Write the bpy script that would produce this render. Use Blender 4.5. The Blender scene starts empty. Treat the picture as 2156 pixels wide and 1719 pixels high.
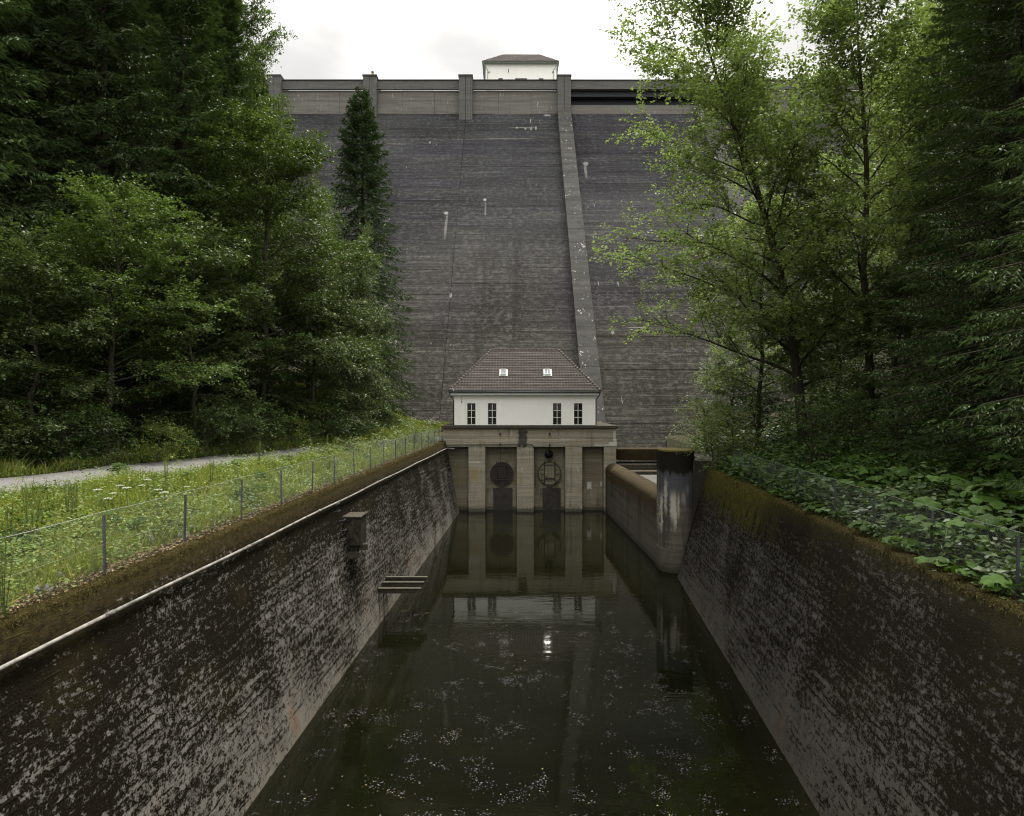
import bpy, math, random
import numpy as np
from mathutils import Matrix, Vector

# ------------------------------------------------------------------ camera, sky, sun, exposure
scene = bpy.context.scene
COL = scene.collection
CAMZ = 9.5                     # eye height above the water (m)
FPX, CX, HY = 1440.0, 1078.0, 850.0   # focal length, centre, horizon in 2156-px-wide picture units

cam_d = bpy.data.cameras.new('camera')
cam = bpy.data.objects.new('camera', cam_d)
COL.objects.link(cam)
cam.location = (0, 0, CAMZ)
cam.rotation_euler = (math.radians(90), 0, 0)
cam_d.sensor_width = 36.0
cam_d.lens = FPX / 2156.0 * 36.0
cam_d.shift_y = -(859.5 - HY) / 2156.0
cam_d.clip_end = 2000
scene.camera = cam

SUN_EL, SUN_AZ = math.radians(57), math.radians(14)   # azimuth from +Y (view direction) towards +X
world = bpy.data.worlds.new('World')
scene.world = world
world.use_nodes = True
wt = world.node_tree
wt.nodes.clear()
w_out = wt.nodes.new('ShaderNodeOutputWorld')
w_bg = wt.nodes.new('ShaderNodeBackground')
w_bg.inputs['Strength'].default_value = 0.10
sky = wt.nodes.new('ShaderNodeTexSky')
sky.sky_type = 'NISHITA'
sky.sun_disc = False
sky.sun_elevation = SUN_EL
sky.sun_rotation = SUN_AZ
sky.air_density = 1.0
sky.dust_density = 3.0
w_tc = wt.nodes.new('ShaderNodeTexCoord')
w_map = wt.nodes.new('ShaderNodeMapping')
w_map.inputs['Location'].default_value = (7.7, 2.2, 5.0)
w_map.inputs['Scale'].default_value = (1.0, 1.0, 2.2)
w_no = wt.nodes.new('ShaderNodeTexNoise')
w_no.inputs['Scale'].default_value = 1.8
w_no.inputs['Detail'].default_value = 5
w_no.inputs['Roughness'].default_value = 0.48
w_ramp = wt.nodes.new('ShaderNodeValToRGB')          # cloud deck: grey bellies to bright white
w_ramp.color_ramp.elements[0].position = 0.36
w_ramp.color_ramp.elements[0].color = (0.160, 0.157, 0.150, 1)
w_ramp.color_ramp.elements[1].position = 0.68
w_ramp.color_ramp.elements[1].color = (1.0, 0.985, 0.95, 1)
w_mid = w_ramp.color_ramp.elements.new(0.47)
w_mid.color = (0.245, 0.240, 0.228, 1)
w_ramp.color_ramp.interpolation = 'B_SPLINE'
w_sep = wt.nodes.new('ShaderNodeSeparateXYZ')
w_mr = wt.nodes.new('ShaderNodeMapRange')            # overcast sky: brighter overhead than at the horizon
w_mr.inputs['From Min'].default_value = 0.0
w_mr.inputs['From Max'].default_value = 1.0
w_mr.inputs['To Min'].default_value = 5.5
w_mr.inputs['To Max'].default_value = 18.0
w_mul = wt.nodes.new('ShaderNodeVectorMath')
w_mul.operation = 'SCALE'
w_mix = wt.nodes.new('ShaderNodeMix')
w_mix.data_type = 'RGBA'
w_mix.inputs[0].default_value = 0.97
L = wt.links.new
L(w_tc.outputs['Generated'], w_map.inputs['Vector'])
L(w_map.outputs[0], w_no.inputs['Vector'])
L(w_no.outputs[0], w_ramp.inputs[0])
L(w_tc.outputs['Generated'], w_sep.inputs[0])
L(w_sep.outputs[2], w_mr.inputs['Value'])
L(w_ramp.outputs[0], w_mul.inputs[0])
L(w_mr.outputs[0], w_mul.inputs['Scale'])
L(sky.outputs[0], w_mix.inputs[6])
L(w_mul.outputs[0], w_mix.inputs[7])
L(w_mix.outputs[2], w_bg.inputs['Color'])
L(w_bg.outputs[0], w_out.inputs['Surface'])

sun_d = bpy.data.lights.new('sun', 'SUN')
sun_d.energy = 1.5
sun_d.angle = math.radians(10)
sun_d.color = (1.0, 0.95, 0.86)
sun = bpy.data.objects.new('sun', sun_d)
COL.objects.link(sun)
sdir = Vector((math.sin(SUN_AZ) * math.cos(SUN_EL), math.cos(SUN_AZ) * math.cos(SUN_EL), math.sin(SUN_EL)))
sun.rotation_euler = sdir.to_track_quat('Z', 'Y').to_euler()

scene.view_settings.view_transform = 'Standard'
scene.view_settings.look = 'None'
scene.view_settings.exposure = 2.1
scene.view_settings.gamma = 1.0
scene.view_settings.use_curve_mapping = False
scene.cycles.filter_width = 1.1
scene.cycles.max_bounces = 6
scene.cycles.diffuse_bounces = 3
scene.cycles.glossy_bounces = 3
scene.cycles.transmission_bounces = 3

rng = np.random.default_rng(7)
random.seed(7)

# ------------------------------------------------------------------ helpers
def at(px, py, d):
    """picture position (2156-wide units) at depth d -> world"""
    return ((px - CX) * d / FPX, d, CAMZ - (py - HY) * d / FPX)

def tag(o, label=None, cat=None, group=None, kind=None):
    if label: o['label'] = label
    if cat: o['category'] = cat
    if group: o['group'] = group
    if kind: o['kind'] = kind
    return o

def empty(name, loc, label=None, cat=None, group=None, rz=0.0, scale=1.0):
    o = bpy.data.objects.new(name, None)
    o.empty_display_size = 0.3
    COL.objects.link(o)
    o.location = loc
    o.rotation_euler = (0, 0, rz)
    o.scale = (scale,) * 3 if not hasattr(scale, '__len__') else scale
    return tag(o, label, cat, group)

def link(name, mesh, parent=None, local=False):
    o = bpy.data.objects.new(name, mesh)
    COL.objects.link(o)
    if parent is not None:
        o.parent = parent
        if not local:
            root = parent
            while root.parent is not None: root = root.parent
            if parent is root:
                o.matrix_parent_inverse = Matrix.Translation(-Vector(root.location))
            # sub-parts: their parent's geometry is already in world axes
    return o

def raw_mesh(name, V, F, mat=None, smooth=False, uv=None):
    """V (n,3), F (m,k) with one k, or a list of such arrays"""
    V = np.asarray(V, dtype=np.float32).reshape(-1, 3)
    Fs = F if isinstance(F, list) and isinstance(F[0], np.ndarray) else [F]
    Fs = [np.asarray(f, dtype=np.int32) for f in Fs if len(f)]
    me = bpy.data.meshes.new(name)
    me.vertices.add(len(V))
    me.vertices.foreach_set('co', V.ravel())
    nl = sum(f.size for f in Fs)
    npol = sum(f.shape[0] for f in Fs)
    me.loops.add(nl)
    me.loops.foreach_set('vertex_index', np.concatenate([f.ravel() for f in Fs]))
    me.polygons.add(npol)
    tot = np.concatenate([np.full(f.shape[0], f.shape[1], dtype=np.int32) for f in Fs])
    st = np.concatenate([[0], np.cumsum(tot)[:-1]]).astype(np.int32)
    me.polygons.foreach_set('loop_start', st)
    me.polygons.foreach_set('loop_total', tot)
    if smooth: me.polygons.foreach_set('use_smooth', np.ones(npol, dtype=bool))
    me.update(calc_edges=True)
    if uv is not None:
        layer = me.uv_layers.new(name='UVMap')
        vi = np.concatenate([f.ravel() for f in Fs])
        layer.data.foreach_set('uv', np.asarray(uv, dtype=np.float32)[vi].ravel())
    if mat is not None: me.materials.append(mat)
    return me

class MB:
    """collects boxes, tubes and faces for ONE mesh"""
    def __init__(s): s.v = []; s.f = []
    def face(s, pts):
        b = len(s.v); s.v += [tuple(p) for p in pts]; s.f.append(tuple(range(b, b + len(pts)))); return s
    def box(s, x0, x1, y0, y1, z0, z1):
        return s.hexa([(x0, y0, z0), (x1, y0, z0), (x1, y1, z0), (x0, y1, z0), (x0, y0, z1), (x1, y0, z1), (x1, y1, z1), (x0, y1, z1)])
    def hexa(s, p):
        b = len(s.v); s.v += [tuple(q) for q in p]
        for f in ((3, 2, 1, 0), (4, 5, 6, 7), (0, 1, 5, 4), (1, 2, 6, 5), (2, 3, 7, 6), (3, 0, 4, 7)):
            s.f.append(tuple(b + i for i in f))
        return s
    def tube(s, pts, r, n=8, cap=True, r1=None):
        pts = [Vector(p) for p in pts]
        rs = r if hasattr(r, '__len__') else [r + ((r if r1 is None else r1) - r) * i / max(1, len(pts) - 1) for i in range(len(pts))]
        b = len(s.v)
        t0 = (pts[1] - pts[0]).normalized()
        u = t0.cross(Vector((0, 0, 1)))
        if u.length < 1e-3: u = Vector((1, 0, 0))
        u.normalize()
        for i, p in enumerate(pts):
            t = (pts[min(i + 1, len(pts) - 1)] - pts[max(i - 1, 0)]).normalized()
            u = (u - t * u.dot(t)).normalized()
            w = t.cross(u)
            for k in range(n):
                a = 2 * math.pi * k / n
                s.v.append(tuple(p + (u * math.cos(a) + w * math.sin(a)) * rs[i]))
        for i in range(len(pts) - 1):
            for k in range(n):
                k2 = (k + 1) % n
                s.f.append((b + i * n + k, b + i * n + k2, b + (i + 1) * n + k2, b + (i + 1) * n + k))
        if cap:
            s.f.append(tuple(b + k for k in range(n))[::-1])
            s.f.append(tuple(b + (len(pts) - 1) * n + k for k in range(n)))
        return s
    def mesh(s, name, mat, smooth=False):
        me = bpy.data.meshes.new(name)
        me.from_pydata(s.v, [], s.f)
        if mat: me.materials.append(mat)
        if smooth:
            for p in me.polygons: p.use_smooth = True
        me.update()
        return me
    def build(s, name, mat, parent=None, smooth=False, bevel=0.0):
        o = link(name, s.mesh(name, mat, smooth), parent)
        if bevel:
            m = o.modifiers.new('bevel', 'BEVEL'); m.width = bevel; m.segments = 2; m.limit_method = 'ANGLE'
        return o

# ------------------------------------------------------------------ node materials
class NT:
    def __init__(s, name):
        s.m = bpy.data.materials.new(name); s.m.use_nodes = True
        s.t = s.m.node_tree; s.t.nodes.clear()
        s.out = s.t.nodes.new('ShaderNodeOutputMaterial')
    def n(s, typ, **kw):
        nd = s.t.nodes.new(typ)
        for k, v in kw.items(): setattr(nd, k, v)
        return nd
    def put(s, sock, v):
        if isinstance(v, bpy.types.NodeSocket): s.t.links.new(v, sock)
        elif v is not None:
            if hasattr(v, '__len__') and len(v) == 3 and sock.type == 'RGBA': v = (*v, 1)
            sock.default_value = v
    def pos(s): return s.n('ShaderNodeNewGeometry').outputs['Position']
    def uv(s): return s.n('ShaderNodeTexCoord').outputs['UV']
    def objc(s): return s.n('ShaderNodeTexCoord').outputs['Object']
    def island(s): return s.n('ShaderNodeNewGeometry').outputs['Random Per Island']
    def orand(s): return s.n('ShaderNodeObjectInfo').outputs['Random']
    def sep(s, v):
        nd = s.n('ShaderNodeSeparateXYZ'); s.put(nd.inputs[0], v); return nd.outputs
    def scale(s, v, sc, loc=(0, 0, 0)):
        nd = s.n('ShaderNodeMapping'); s.put(nd.inputs['Vector'], v)
        nd.inputs['Scale'].default_value = sc; nd.inputs['Location'].default_value = loc
        return nd.outputs[0]
    def noise(s, v, scale=1, detail=4, rough=0.55, dist=0.0):
        nd = s.n('ShaderNodeTexNoise'); s.put(nd.inputs['Vector'], v)
        nd.inputs['Scale'].default_value = scale; nd.inputs['Detail'].default_value = detail
        nd.inputs['Roughness'].default_value = rough; nd.inputs['Distortion'].default_value = dist
        return nd.outputs[0]
    def voro(s, v, scale=1, feature='F1', rnd=1.0):
        nd = s.n('ShaderNodeTexVoronoi'); nd.feature = feature; s.put(nd.inputs['Vector'], v)
        nd.inputs['Scale'].default_value = scale; nd.inputs['Randomness'].default_value = rnd
        return nd.outputs[0]
    def math(s, op, a, b=0.0, c=0.0, clamp=False):
        nd = s.n('ShaderNodeMath', operation=op, use_clamp=clamp)
        s.put(nd.inputs[0], a); s.put(nd.inputs[1], b); s.put(nd.inputs[2], c)
        return nd.outputs[0]
    def mr(s, v, a, b, c=0.0, d=1.0, smooth=True):
        nd = s.n('ShaderNodeMapRange'); nd.interpolation_type = 'SMOOTHSTEP' if smooth else 'LINEAR'
        s.put(nd.inputs['Value'], v)
        for k, x in zip(('From Min', 'From Max', 'To Min', 'To Max'), (a, b, c, d)): s.put(nd.inputs[k], x)
        return nd.outputs[0]
    def mix(s, f, a, b, mode='MIX'):
        nd = s.n('ShaderNodeMix', data_type='RGBA', blend_type=mode)
        s.put(nd.inputs[0], f); s.put(nd.inputs[6], a); s.put(nd.inputs[7], b)
        return nd.outputs[2]
    def ramp(s, f, stops):
        nd = s.n('ShaderNodeValToRGB'); s.put(nd.inputs[0], f)
        e = nd.color_ramp.elements
        while len(e) < len(stops): e.new(0.5)
        for el, (p, c) in zip(e, stops): el.position = p; el.color = (*c, 1)
        return nd.outputs[0]
    def bump(s, h, strength=0.5, dist=0.02):
        nd = s.n('ShaderNodeBump'); s.put(nd.inputs['Height'], h)
        nd.inputs['Strength'].default_value = strength; nd.inputs['Distance'].default_value = dist
        return nd.outputs[0]
    def bsdf(s, col, rough=0.85, normal=None, spec=0.3, metal=0.0, **kw):
        nd = s.n('ShaderNodeBsdfPrincipled')
        s.put(nd.inputs['Base Color'], col); s.put(nd.inputs['Roughness'], rough)
        s.put(nd.inputs['Specular IOR Level'], spec); s.put(nd.inputs['Metallic'], metal)
        if normal is not None: s.put(nd.inputs['Normal'], normal)
        for k, v in kw.items(): s.put(nd.inputs[k], v)
        return nd.outputs[0]
    def done(s, sh):
        s.t.links.new(sh, s.out.inputs['Surface']); return s.m

def plain(name, col, rough=0.7, metal=0.0, var=0.25, sc=6.0, spec=0.3):
    k = NT(name); p = k.pos()
    n = k.noise(p, sc, 5, 0.6)
    c = k.mix(k.mr(n, 0.3, 0.7), tuple(x * (1 - var) for x in col), tuple(min(1, x * (1 + var)) for x in col))
    return k.done(k.bsdf(c, rough, k.bump(n, 0.25, 0.01), spec, metal))

# dam geometry constants: sloped face from (depth 119, z 59.9) down at 0.833 m out per m down
Z_S, D_S, BAT = 59.9, 119.0, 0.833
def dface(z): return D_S - BAT * (Z_S - z)
def dam_px(px, py):
    k = (HY - py) / FPX
    d = (D_S - BAT * (Z_S - CAMZ)) / (1 - BAT * k)
    return at(px, py, d)

def mat_dam():
    k = NT('dam_concrete'); p = k.pos(); o = k.sep(p)
    wp = k.scale(p, (1, 0.0, 1))
    lines = k.noise(k.scale(wp, (0.05, 1, 3.2)), 1, 6, 0.72)
    lines2 = k.noise(k.scale(wp, (0.12, 1, 7.0), (4, 0, 9)), 1, 4, 0.7)
    speck = k.noise(k.scale(wp, (1.0, 1, 1.6)), 1.3, 6, 0.82)
    big = k.noise(wp, 0.07, 4, 0.6)
    rnd = k.orand()
    base = k.mix(big, (0.056, 0.058, 0.064), (0.079, 0.0795, 0.081))
    low = k.mr(o[2], 46, 12)                       # damp lower face is browner with algae and lichen
    base = k.mix(k.math('MULTIPLY', low, 0.75), base, (0.078, 0.071, 0.054))
    purple = k.math('MULTIPLY', k.mr(k.noise(wp, 0.045, 3, 0.5), 0.46, 0.60), k.mr(o[2], 12, 22))
    base = k.mix(k.math('MULTIPLY', purple, 0.5), base, (0.056, 0.052, 0.068))
    base = k.mix(k.math('MULTIPLY', k.mr(lines, 0.47, 0.68), 0.62), base, (0.128, 0.125, 0.115))
    bands = k.noise(k.scale(wp, (0.022, 1, 0.55), (1, 0, 4)), 1, 5, 0.75)
    base = k.mix(k.math('MULTIPLY', k.mr(bands, 0.52, 0.66), k.mr(lines2, 0.35, 0.6, 0.25, 0.8)), base, (0.122, 0.119, 0.108))
    base = k.mix(k.math('MULTIPLY', k.mr(bands, 0.46, 0.34), 0.45), base, (0.022, 0.021, 0.020))
    damp = k.noise(k.scale(wp, (0.33, 1, 0.022), (3, 0, 0)), 1, 5, 0.65)
    base = k.mix(k.math('MULTIPLY', k.mr(damp, 0.54, 0.70), 0.42), base, (0.024, 0.023, 0.022))
    tone = k.mr(rnd, 0, 1, 0.82, 1.18, False)
    base = k.mix(1.0, base, k.n('ShaderNodeCombineColor').outputs[0], 'MULTIPLY') if False else base
    sc = k.n('ShaderNodeVectorMath', operation='SCALE'); k.put(sc.inputs[0], base); k.put(sc.inputs['Scale'], tone)
    base = sc.outputs[0]
    thr = k.mr(low, 0, 1, 0.50, 0.485, False)
    dk = k.math('ADD', k.math('MULTIPLY', speck, 0.7), k.math('MULTIPLY', lines2, 0.3))
    dark = k.mr(dk, k.math('ADD', thr, 0.06), k.math('SUBTRACT', thr, 0.03))
    dark = k.math('MULTIPLY', dark, k.mr(big, 0.25, 0.6, 0.95, 0.55))
    base = k.mix(k.math('MULTIPLY', dark, 0.85), base, (0.014, 0.013, 0.012))
    ln = k.mr(k.noise(k.scale(wp, (0.035, 1, 1.4), (0, 0, 3)), 1, 3, 0.8), 0.36, 0.41, 1, 0)
    base = k.mix(k.math('MULTIPLY', ln, 0.42), base, (0.016, 0.015, 0.014))
    # lime runs, bleeding out of the joints
    st = k.noise(k.scale(wp, (2.6, 1, 0.32)), 1, 3, 0.6)
    stz = k.noise(k.scale(wp, (0.10, 1, 0.45), (7, 0, 1)), 1, 3, 0.6)
    lime = k.math('MULTIPLY', k.mr(st, 0.60, 0.66), k.mr(stz, 0.60, 0.68))
    jx = k.noise(p, 1.5, 3)
    for (px, py, w, h, a) in [(1021, 421, .28, .30, 1), (1022, 440, .16, 1.6, .30), (939, 449, .34, .3, 1), (939, 475, .20, 2.6, .38),
                              (949, 622, .2, .4, .9), (1233, 345, .5, .5, .6), (1233, 360, .25, 1.6, .4), (1100, 269, 2.4, .09, .6),
                              (1118, 271, .22, .5, .6), (1128, 270, .18, .6, .6), (1106, 271, .2, .35, .6), (1088, 269, .2, .3, .6), (1290, 700, .2, .3, .6), (1074, 240, 4.4, .10, .7), (1152, 243, .7, .35, .7),
                              (1070, 292, 5, .09, .35), (905, 300, .18, .3, .8), (1340, 690, 1.3, .08, .5)]:
        q = dam_px(px, py)
        dx = k.math('DIVIDE', k.math('SUBTRACT', o[0], q[0]), w); dz = k.math('DIVIDE', k.math('SUBTRACT', o[2], q[2]), h)
        r2 = k.math('ADD', k.math('MULTIPLY', dx, dx), k.math('MULTIPLY', dz, dz))
        r2 = k.math('ADD', r2, k.math('MULTIPLY', jx, 1.4))
        lime = k.math('MAXIMUM', lime, k.mr(r2, 2.0, 0.9, 0, a))
    base = k.mix(lime, base, (0.36, 0.35, 0.32))
    h = k.math('SUBTRACT', k.math('ADD', speck, k.math('ADD', lines, lines2)), dark)
    return k.done(k.bsdf(base, 0.95, k.bump(h, 0.9, 0.09), 0.05))

def mat_board(name, c0, c1, stain=(0.06, 0.055, 0.045), st_amt=0.5, fz=5.0, water=False, lime=0.0, marks=(), rusty=0.0):
    """board-marked concrete with runs of dirt"""
    k = NT(name); p = k.pos(); o = k.sep(p)
    wp = k.scale(p, (1, 1, 1))
    boards = k.noise(k.scale(wp, (0.16, 0.16, fz)), 1, 4, 0.65)
    fine = k.noise(wp, 7, 6, 0.7)
    big = k.noise(wp, 0.5, 4, 0.6)
    c = k.mix(k.mr(boards, 0.3, 0.7), c0, c1)
    c = k.mix(k.math('MULTIPLY', k.mr(fine, 0.35, 0.75), 0.35), c, tuple(x * 0.55 for x in c0))
    runs = k.noise(k.scale(wp, (1.9, 1.9, 0.16)), 1, 5, 0.65)
    rr = k.math('MULTIPLY', k.mr(runs, 0.48, 0.68), k.mr(big, 0.35, 0.65))
    c = k.mix(k.math('MULTIPLY', rr, st_amt), c, stain)
    c = k.mix(k.math('MULTIPLY', k.mr(k.noise(wp, 0.9, 3, 0.6), 0.55, 0.7), rusty), c, (0.20, 0.13, 0.05))
    if lime:
        lm = k.math('MULTIPLY', k.mr(k.noise(k.scale(wp, (3.0, 3.0, 0.5), (2, 5, 1)), 1, 4, 0.6), 0.60, 0.66), k.mr(k.noise(wp, 0.7, 2), 0.5, 0.62))
        c = k.mix(k.math('MULTIPLY', lm, lime), c, (0.5, 0.48, 0.43))
    for (x0, z0, w_, h_, col, a) in marks:
        e = k.math('MULTIPLY', k.math('SUBTRACT', k.noise(wp, 4, 4, 0.65), 0.5), 1.6)
        dx = k.math('ABSOLUTE', k.math('DIVIDE', k.math('SUBTRACT', o[0], x0), w_)); dz = k.math('ABSOLUTE', k.math('DIVIDE', k.math('SUBTRACT', o[2], z0), h_))
        mm = k.math('MULTIPLY', k.mr(k.math('ADD', dx, e), 1.15, .75), k.mr(k.math('ADD', dz, e), 1.15, .75))
        c = k.mix(k.math('MULTIPLY', mm, a), c, col)
    if water:
        wl = k.mr(k.math('ADD', o[2], k.math('MULTIPLY', runs, 0.5)), 0.75, 0.40)
        c = k.mix(k.math('MULTIPLY', wl, 0.75), c, (0.030, 0.028, 0.020))
    h = k.math('ADD', boards, k.math('MULTIPLY', fine, 0.3))
    return k.done(k.bsdf(c, 0.92, k.bump(h, 0.6, 0.03), 0.08))

def mat_wall(name, moss_top, green=False):
    """old retaining wall: pale concrete under dark moss and lichen; UV in metres (u along, v up)"""
    k = NT(name); uv = k.uv(); o = k.sep(uv); v = o[1]
    w1 = k.noise(k.scale(uv, (0.8, 0.8, 1)), 1, 2)
    blot = k.noise(k.scale(uv, (0.85, 1.1, 1)), 6.2, 6, 0.68, 0.25)
    fine = k.noise(uv, 26, 4, 0.7)
    lines = k.noise(k.scale(uv, (0.30, 5.2, 1)), 1, 6, 0.75)
    big = k.noise(uv, 0.42, 4, 0.55, 0.4)
    cov = k.n('ShaderNodeFloatCurve')
    cv = cov.mapping.curves[0]
    pts = [(0, 0.22), (0.10, 0.31), (0.25, 0.41), (0.5, 0.50), (0.75, 0.60), (0.9, 0.74), (1, 1.0)] if not green else \
          [(0, 0.16), (0.16, 0.25), (0.32, 0.38), (0.5, 0.47), (0.75, 0.55), (0.9, 0.68), (1, 1.0)]
    while len(cv.points) < len(pts): cv.points.new(0.5, 0.5)
    for c_, (a, b) in zip(cv.points, pts): c_.location = (a, b)
    cov.mapping.update()
    k.put(cov.inputs['Value'], k.math('DIVIDE', v, 6.3))
    blot2 = k.noise(k.scale(uv, (0.85, 1.0, 1), (5, 2, 0)), 21.0, 5, 0.7, 0.2)
    f = k.math('ADD', k.math('MULTIPLY', blot, 0.40), k.math('MULTIPLY', lines, 0.26))
    f = k.math('ADD', f, k.math('MULTIPLY', blot2, 0.34))
    f = k.math('ADD', f, k.math('MULTIPLY', k.math('SUBTRACT', big, 0.5), 0.20))
    f = k.math('ADD', f, k.math('MULTIPLY', k.math('SUBTRACT', fine, 0.5), 0.10))
    vw = k.math('ADD', v, k.math('MULTIPLY', k.math('SUBTRACT', k.noise(uv, 1.4, 3), 0.5), 0.16))
    crs = k.math('ABSOLUTE', k.math('SUBTRACT', k.math('FRACT', k.math('DIVIDE', vw, 0.165)), 0.5))      # board courses
    joint = k.math('MULTIPLY', k.mr(crs, 0.34, 0.50), k.mr(k.noise(k.scale(uv, (1.5, 2.2, 1), (1, 7, 0)), 1, 4, 0.65), 0.46, 0.66))
    f = k.math('SUBTRACT', f, k.math('MULTIPLY', joint, 0.14))
    thr = k.mr(cov.outputs[0], 0, 1, 0.395, 0.635, False)
    moss = k.mr(f, k.math('ADD', thr, 0.018), k.math('SUBTRACT', thr, 0.018))
    conc = k.mix(k.mr(k.noise(uv, 1.6, 5, 0.65), 0.35, 0.65), (0.120, 0.110, 0.094), (0.185, 0.170, 0.147))
    conc = k.mix(k.math('MULTIPLY', k.mr(fine, 0.4, 0.7), 0.5), conc, (0.10, 0.092, 0.080))
    conc = k.mix(k.math('MULTIPLY', k.mr(lines, 0.40, 0.30), 0.75), conc, (0.055, 0.048, 0.038))
    pale = k.math('MULTIPLY', k.mr(f, k.math('ADD', thr, 0.03), k.math('ADD', thr, 0.11)), k.mr(v, 0.8, 3.2))
    conc = k.mix(k.math('MULTIPLY', pale, 0.75), conc, (0.25, 0.243, 0.25))
    rust = k.math('MULTIPLY', k.mr(k.noise(k.scale(uv, (1.2, 0.5, 1)), 0.8, 3), 0.56, 0.70), k.mr(v, 2.6, 1.0))
    conc = k.mix(k.math('MULTIPLY', rust, 0.45), conc, (0.20, 0.115, 0.065))
    mcol = k.mix(k.mr(fine, 0.3, 0.7), (0.004, 0.0032, 0.002), (0.017, 0.0135, 0.0075))
    top = k.mr(k.math('ADD', v, k.math('MULTIPLY', k.math('SUBTRACT', blot, 0.5), 2.4)), 5.35, 6.25)
    mcol = k.mix(k.math('MULTIPLY', top, 0.75), mcol, moss_top)
    patch = k.mr(k.noise(k.scale(uv, (1, 1, 1), (3, 8, 0)), 0.5, 3, 0.6), 0.55, 0.66)
    mcol = k.mix(k.math('MULTIPLY', patch, 0.35), mcol, tuple(x * 0.8 for x in moss_top))
    if green:   # hanging curtain of green moss below the coping towards the far end
        drip = k.noise(k.scale(uv, (2.2, 0.35, 1)), 1.4, 5, 0.6)
        far = k.mr(k.math('ADD', o[0], k.math('MULTIPLY', drip, 6.0)), 26, 31)
        cur = k.math('MULTIPLY', k.mr(k.math('ADD', v, k.math('MULTIPLY', k.math('SUBTRACT', drip, 0.5), 5.0)), 4.3, 4.8), far)
        moss = k.math('MAXIMUM', moss, cur)
        gm = k.mix(k.mr(k.noise(k.scale(uv, (2, .7, 1)), 5, 5, 0.7), 0.35, 0.7), (0.020, 0.019, 0.005), (0.088, 0.080, 0.012))
        mcol = k.mix(cur, mcol, gm)
    wl = k.mr(k.math('ADD', v, k.math('MULTIPLY', w1, 0.25)), 0.34, 0.20)
    conc = k.mix(k.math('MULTIPLY', wl, 0.5), conc, (0.17, 0.15, 0.115))
    if green: conc = k.mix(0.62, k.mix(1.0, conc, (0.72, 0.72, 0.72), 'MULTIPLY'), (0.020, 0.020, 0.017)); mcol = k.mix(0.35, mcol, (0.006, 0.005, 0.004))     # shade of the right side put into the concrete and moss colours
    c = k.mix(moss, conc, mcol)
    h = k.math('ADD', k.math('MULTIPLY', moss, 0.6), k.math('ADD', k.math('MULTIPLY', fine, 0.5), k.math('MULTIPLY', lines, 0.5)))
    h = k.math('SUBTRACT', h, k.math('MULTIPLY', joint, 0.10 if green else 0.25))
    return k.done(k.bsdf(c, 0.95, k.bump(h, 1.0, 0.06), 0.04))

def mat_moss(name, a, b, sc=9):
    k = NT(name); p = k.pos()
    n = k.noise(p, sc, 6, 0.72); m = k.noise(p, 1.3, 4, 0.6)
    c = k.mix(k.mr(n, 0.32, 0.68), a, b)
    c = k.mix(k.math('MULTIPLY', k.mr(m, 0.5, 0.7), 0.5), c, (0.045, 0.034, 0.014))
    return k.done(k.bsdf(c, 0.95, k.bump(n, 0.9, 0.06), 0.1))

def mat_leaf(name, lo, hi, trans=0.30, tcol=None, rough=0.52, spec=0.22, ovar=0.25, dry=None, patch=0.0):
    k = NT(name)
    isl = k.island()
    c = k.mix(isl, lo, hi)
    if dry is not None:
        c = k.mix(k.mr(isl, dry[1], dry[1] + 0.01, 0, 1), c, dry[0])
    if patch:
        pn = k.noise(k.pos(), 0.75, 4, 0.6)
        c = k.mix(k.math('MULTIPLY', k.mr(pn, 0.52, 0.66), patch), c, tuple(x * 0.42 for x in lo))
        c = k.mix(k.math('MULTIPLY', k.mr(pn, 0.46, 0.34), patch * .8), c, (hi[0] * 1.25, hi[1] * 1.12, hi[2] * .9))
    tone = k.mr(k.orand(), 0, 1, 1 - ovar, 1 + ovar, False)
    sc = k.n('ShaderNodeVectorMath', operation='SCALE'); k.put(sc.inputs[0], c); k.put(sc.inputs['Scale'], tone)
    c = sc.outputs[0]
    b = k.bsdf(c, rough, None, spec)
    if trans <= 0: return k.done(b)
    t = k.n('ShaderNodeBsdfTranslucent')
    tm = k.mix(1.0, c, tcol or (1.5, 1.55, 0.6), 'MULTIPLY')
    k.put(t.inputs['Color'], tm)
    mx = k.n('ShaderNodeMixShader'); mx.inputs[0].default_value = trans
    k.t.links.new(b, mx.inputs[1]); k.t.links.new(t.outputs[0], mx.inputs[2])
    return k.done(mx.outputs[0])

def mat_bark(name, a, b):
    k = NT(name); p = k.objc()
    n = k.noise(k.scale(p, (6, 6, 1.4)), 1.5, 6, 0.7)
    c = k.mix(k.mr(n, 0.3, 0.7), a, b)
    c = k.mix(k.math('MULTIPLY', k.mr(k.noise(p, 0.9, 3), 0.5, 0.65), 0.5), c, (0.035, 0.042, 0.014))
    return k.done(k.bsdf(c, 0.92, k.bump(n, 0.8, 0.03), 0.15))

def mat_water():
    k = NT('dark_water'); p = k.pos()
    a = k.noise(k.scale(p, (0.9, 2.6, 1)), 1.0, 3, 0.5)
    b = k.noise(k.scale(p, (3.0, 9.0, 1), (3, 1, 0)), 1.0, 2, 0.5)
    h = k.math('ADD', a, k.math('MULTIPLY', b, 0.22))
    murk = k.mix(k.mr(k.noise(p, 0.25, 4, 0.6), 0.3, 0.7), (0.0030, 0.0033, 0.0012), (0.0048, 0.0050, 0.0018))
    return k.done(k.bsdf(murk, 0.035, k.bump(k.math('MULTIPLY', h, k.mr(k.noise(k.scale(p, (.12, .25, 1)), 1, 3), .38, .62, .25, 1.0)), 0.13, 0.05), 0.5, 0.0, IOR=1.333))

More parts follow.
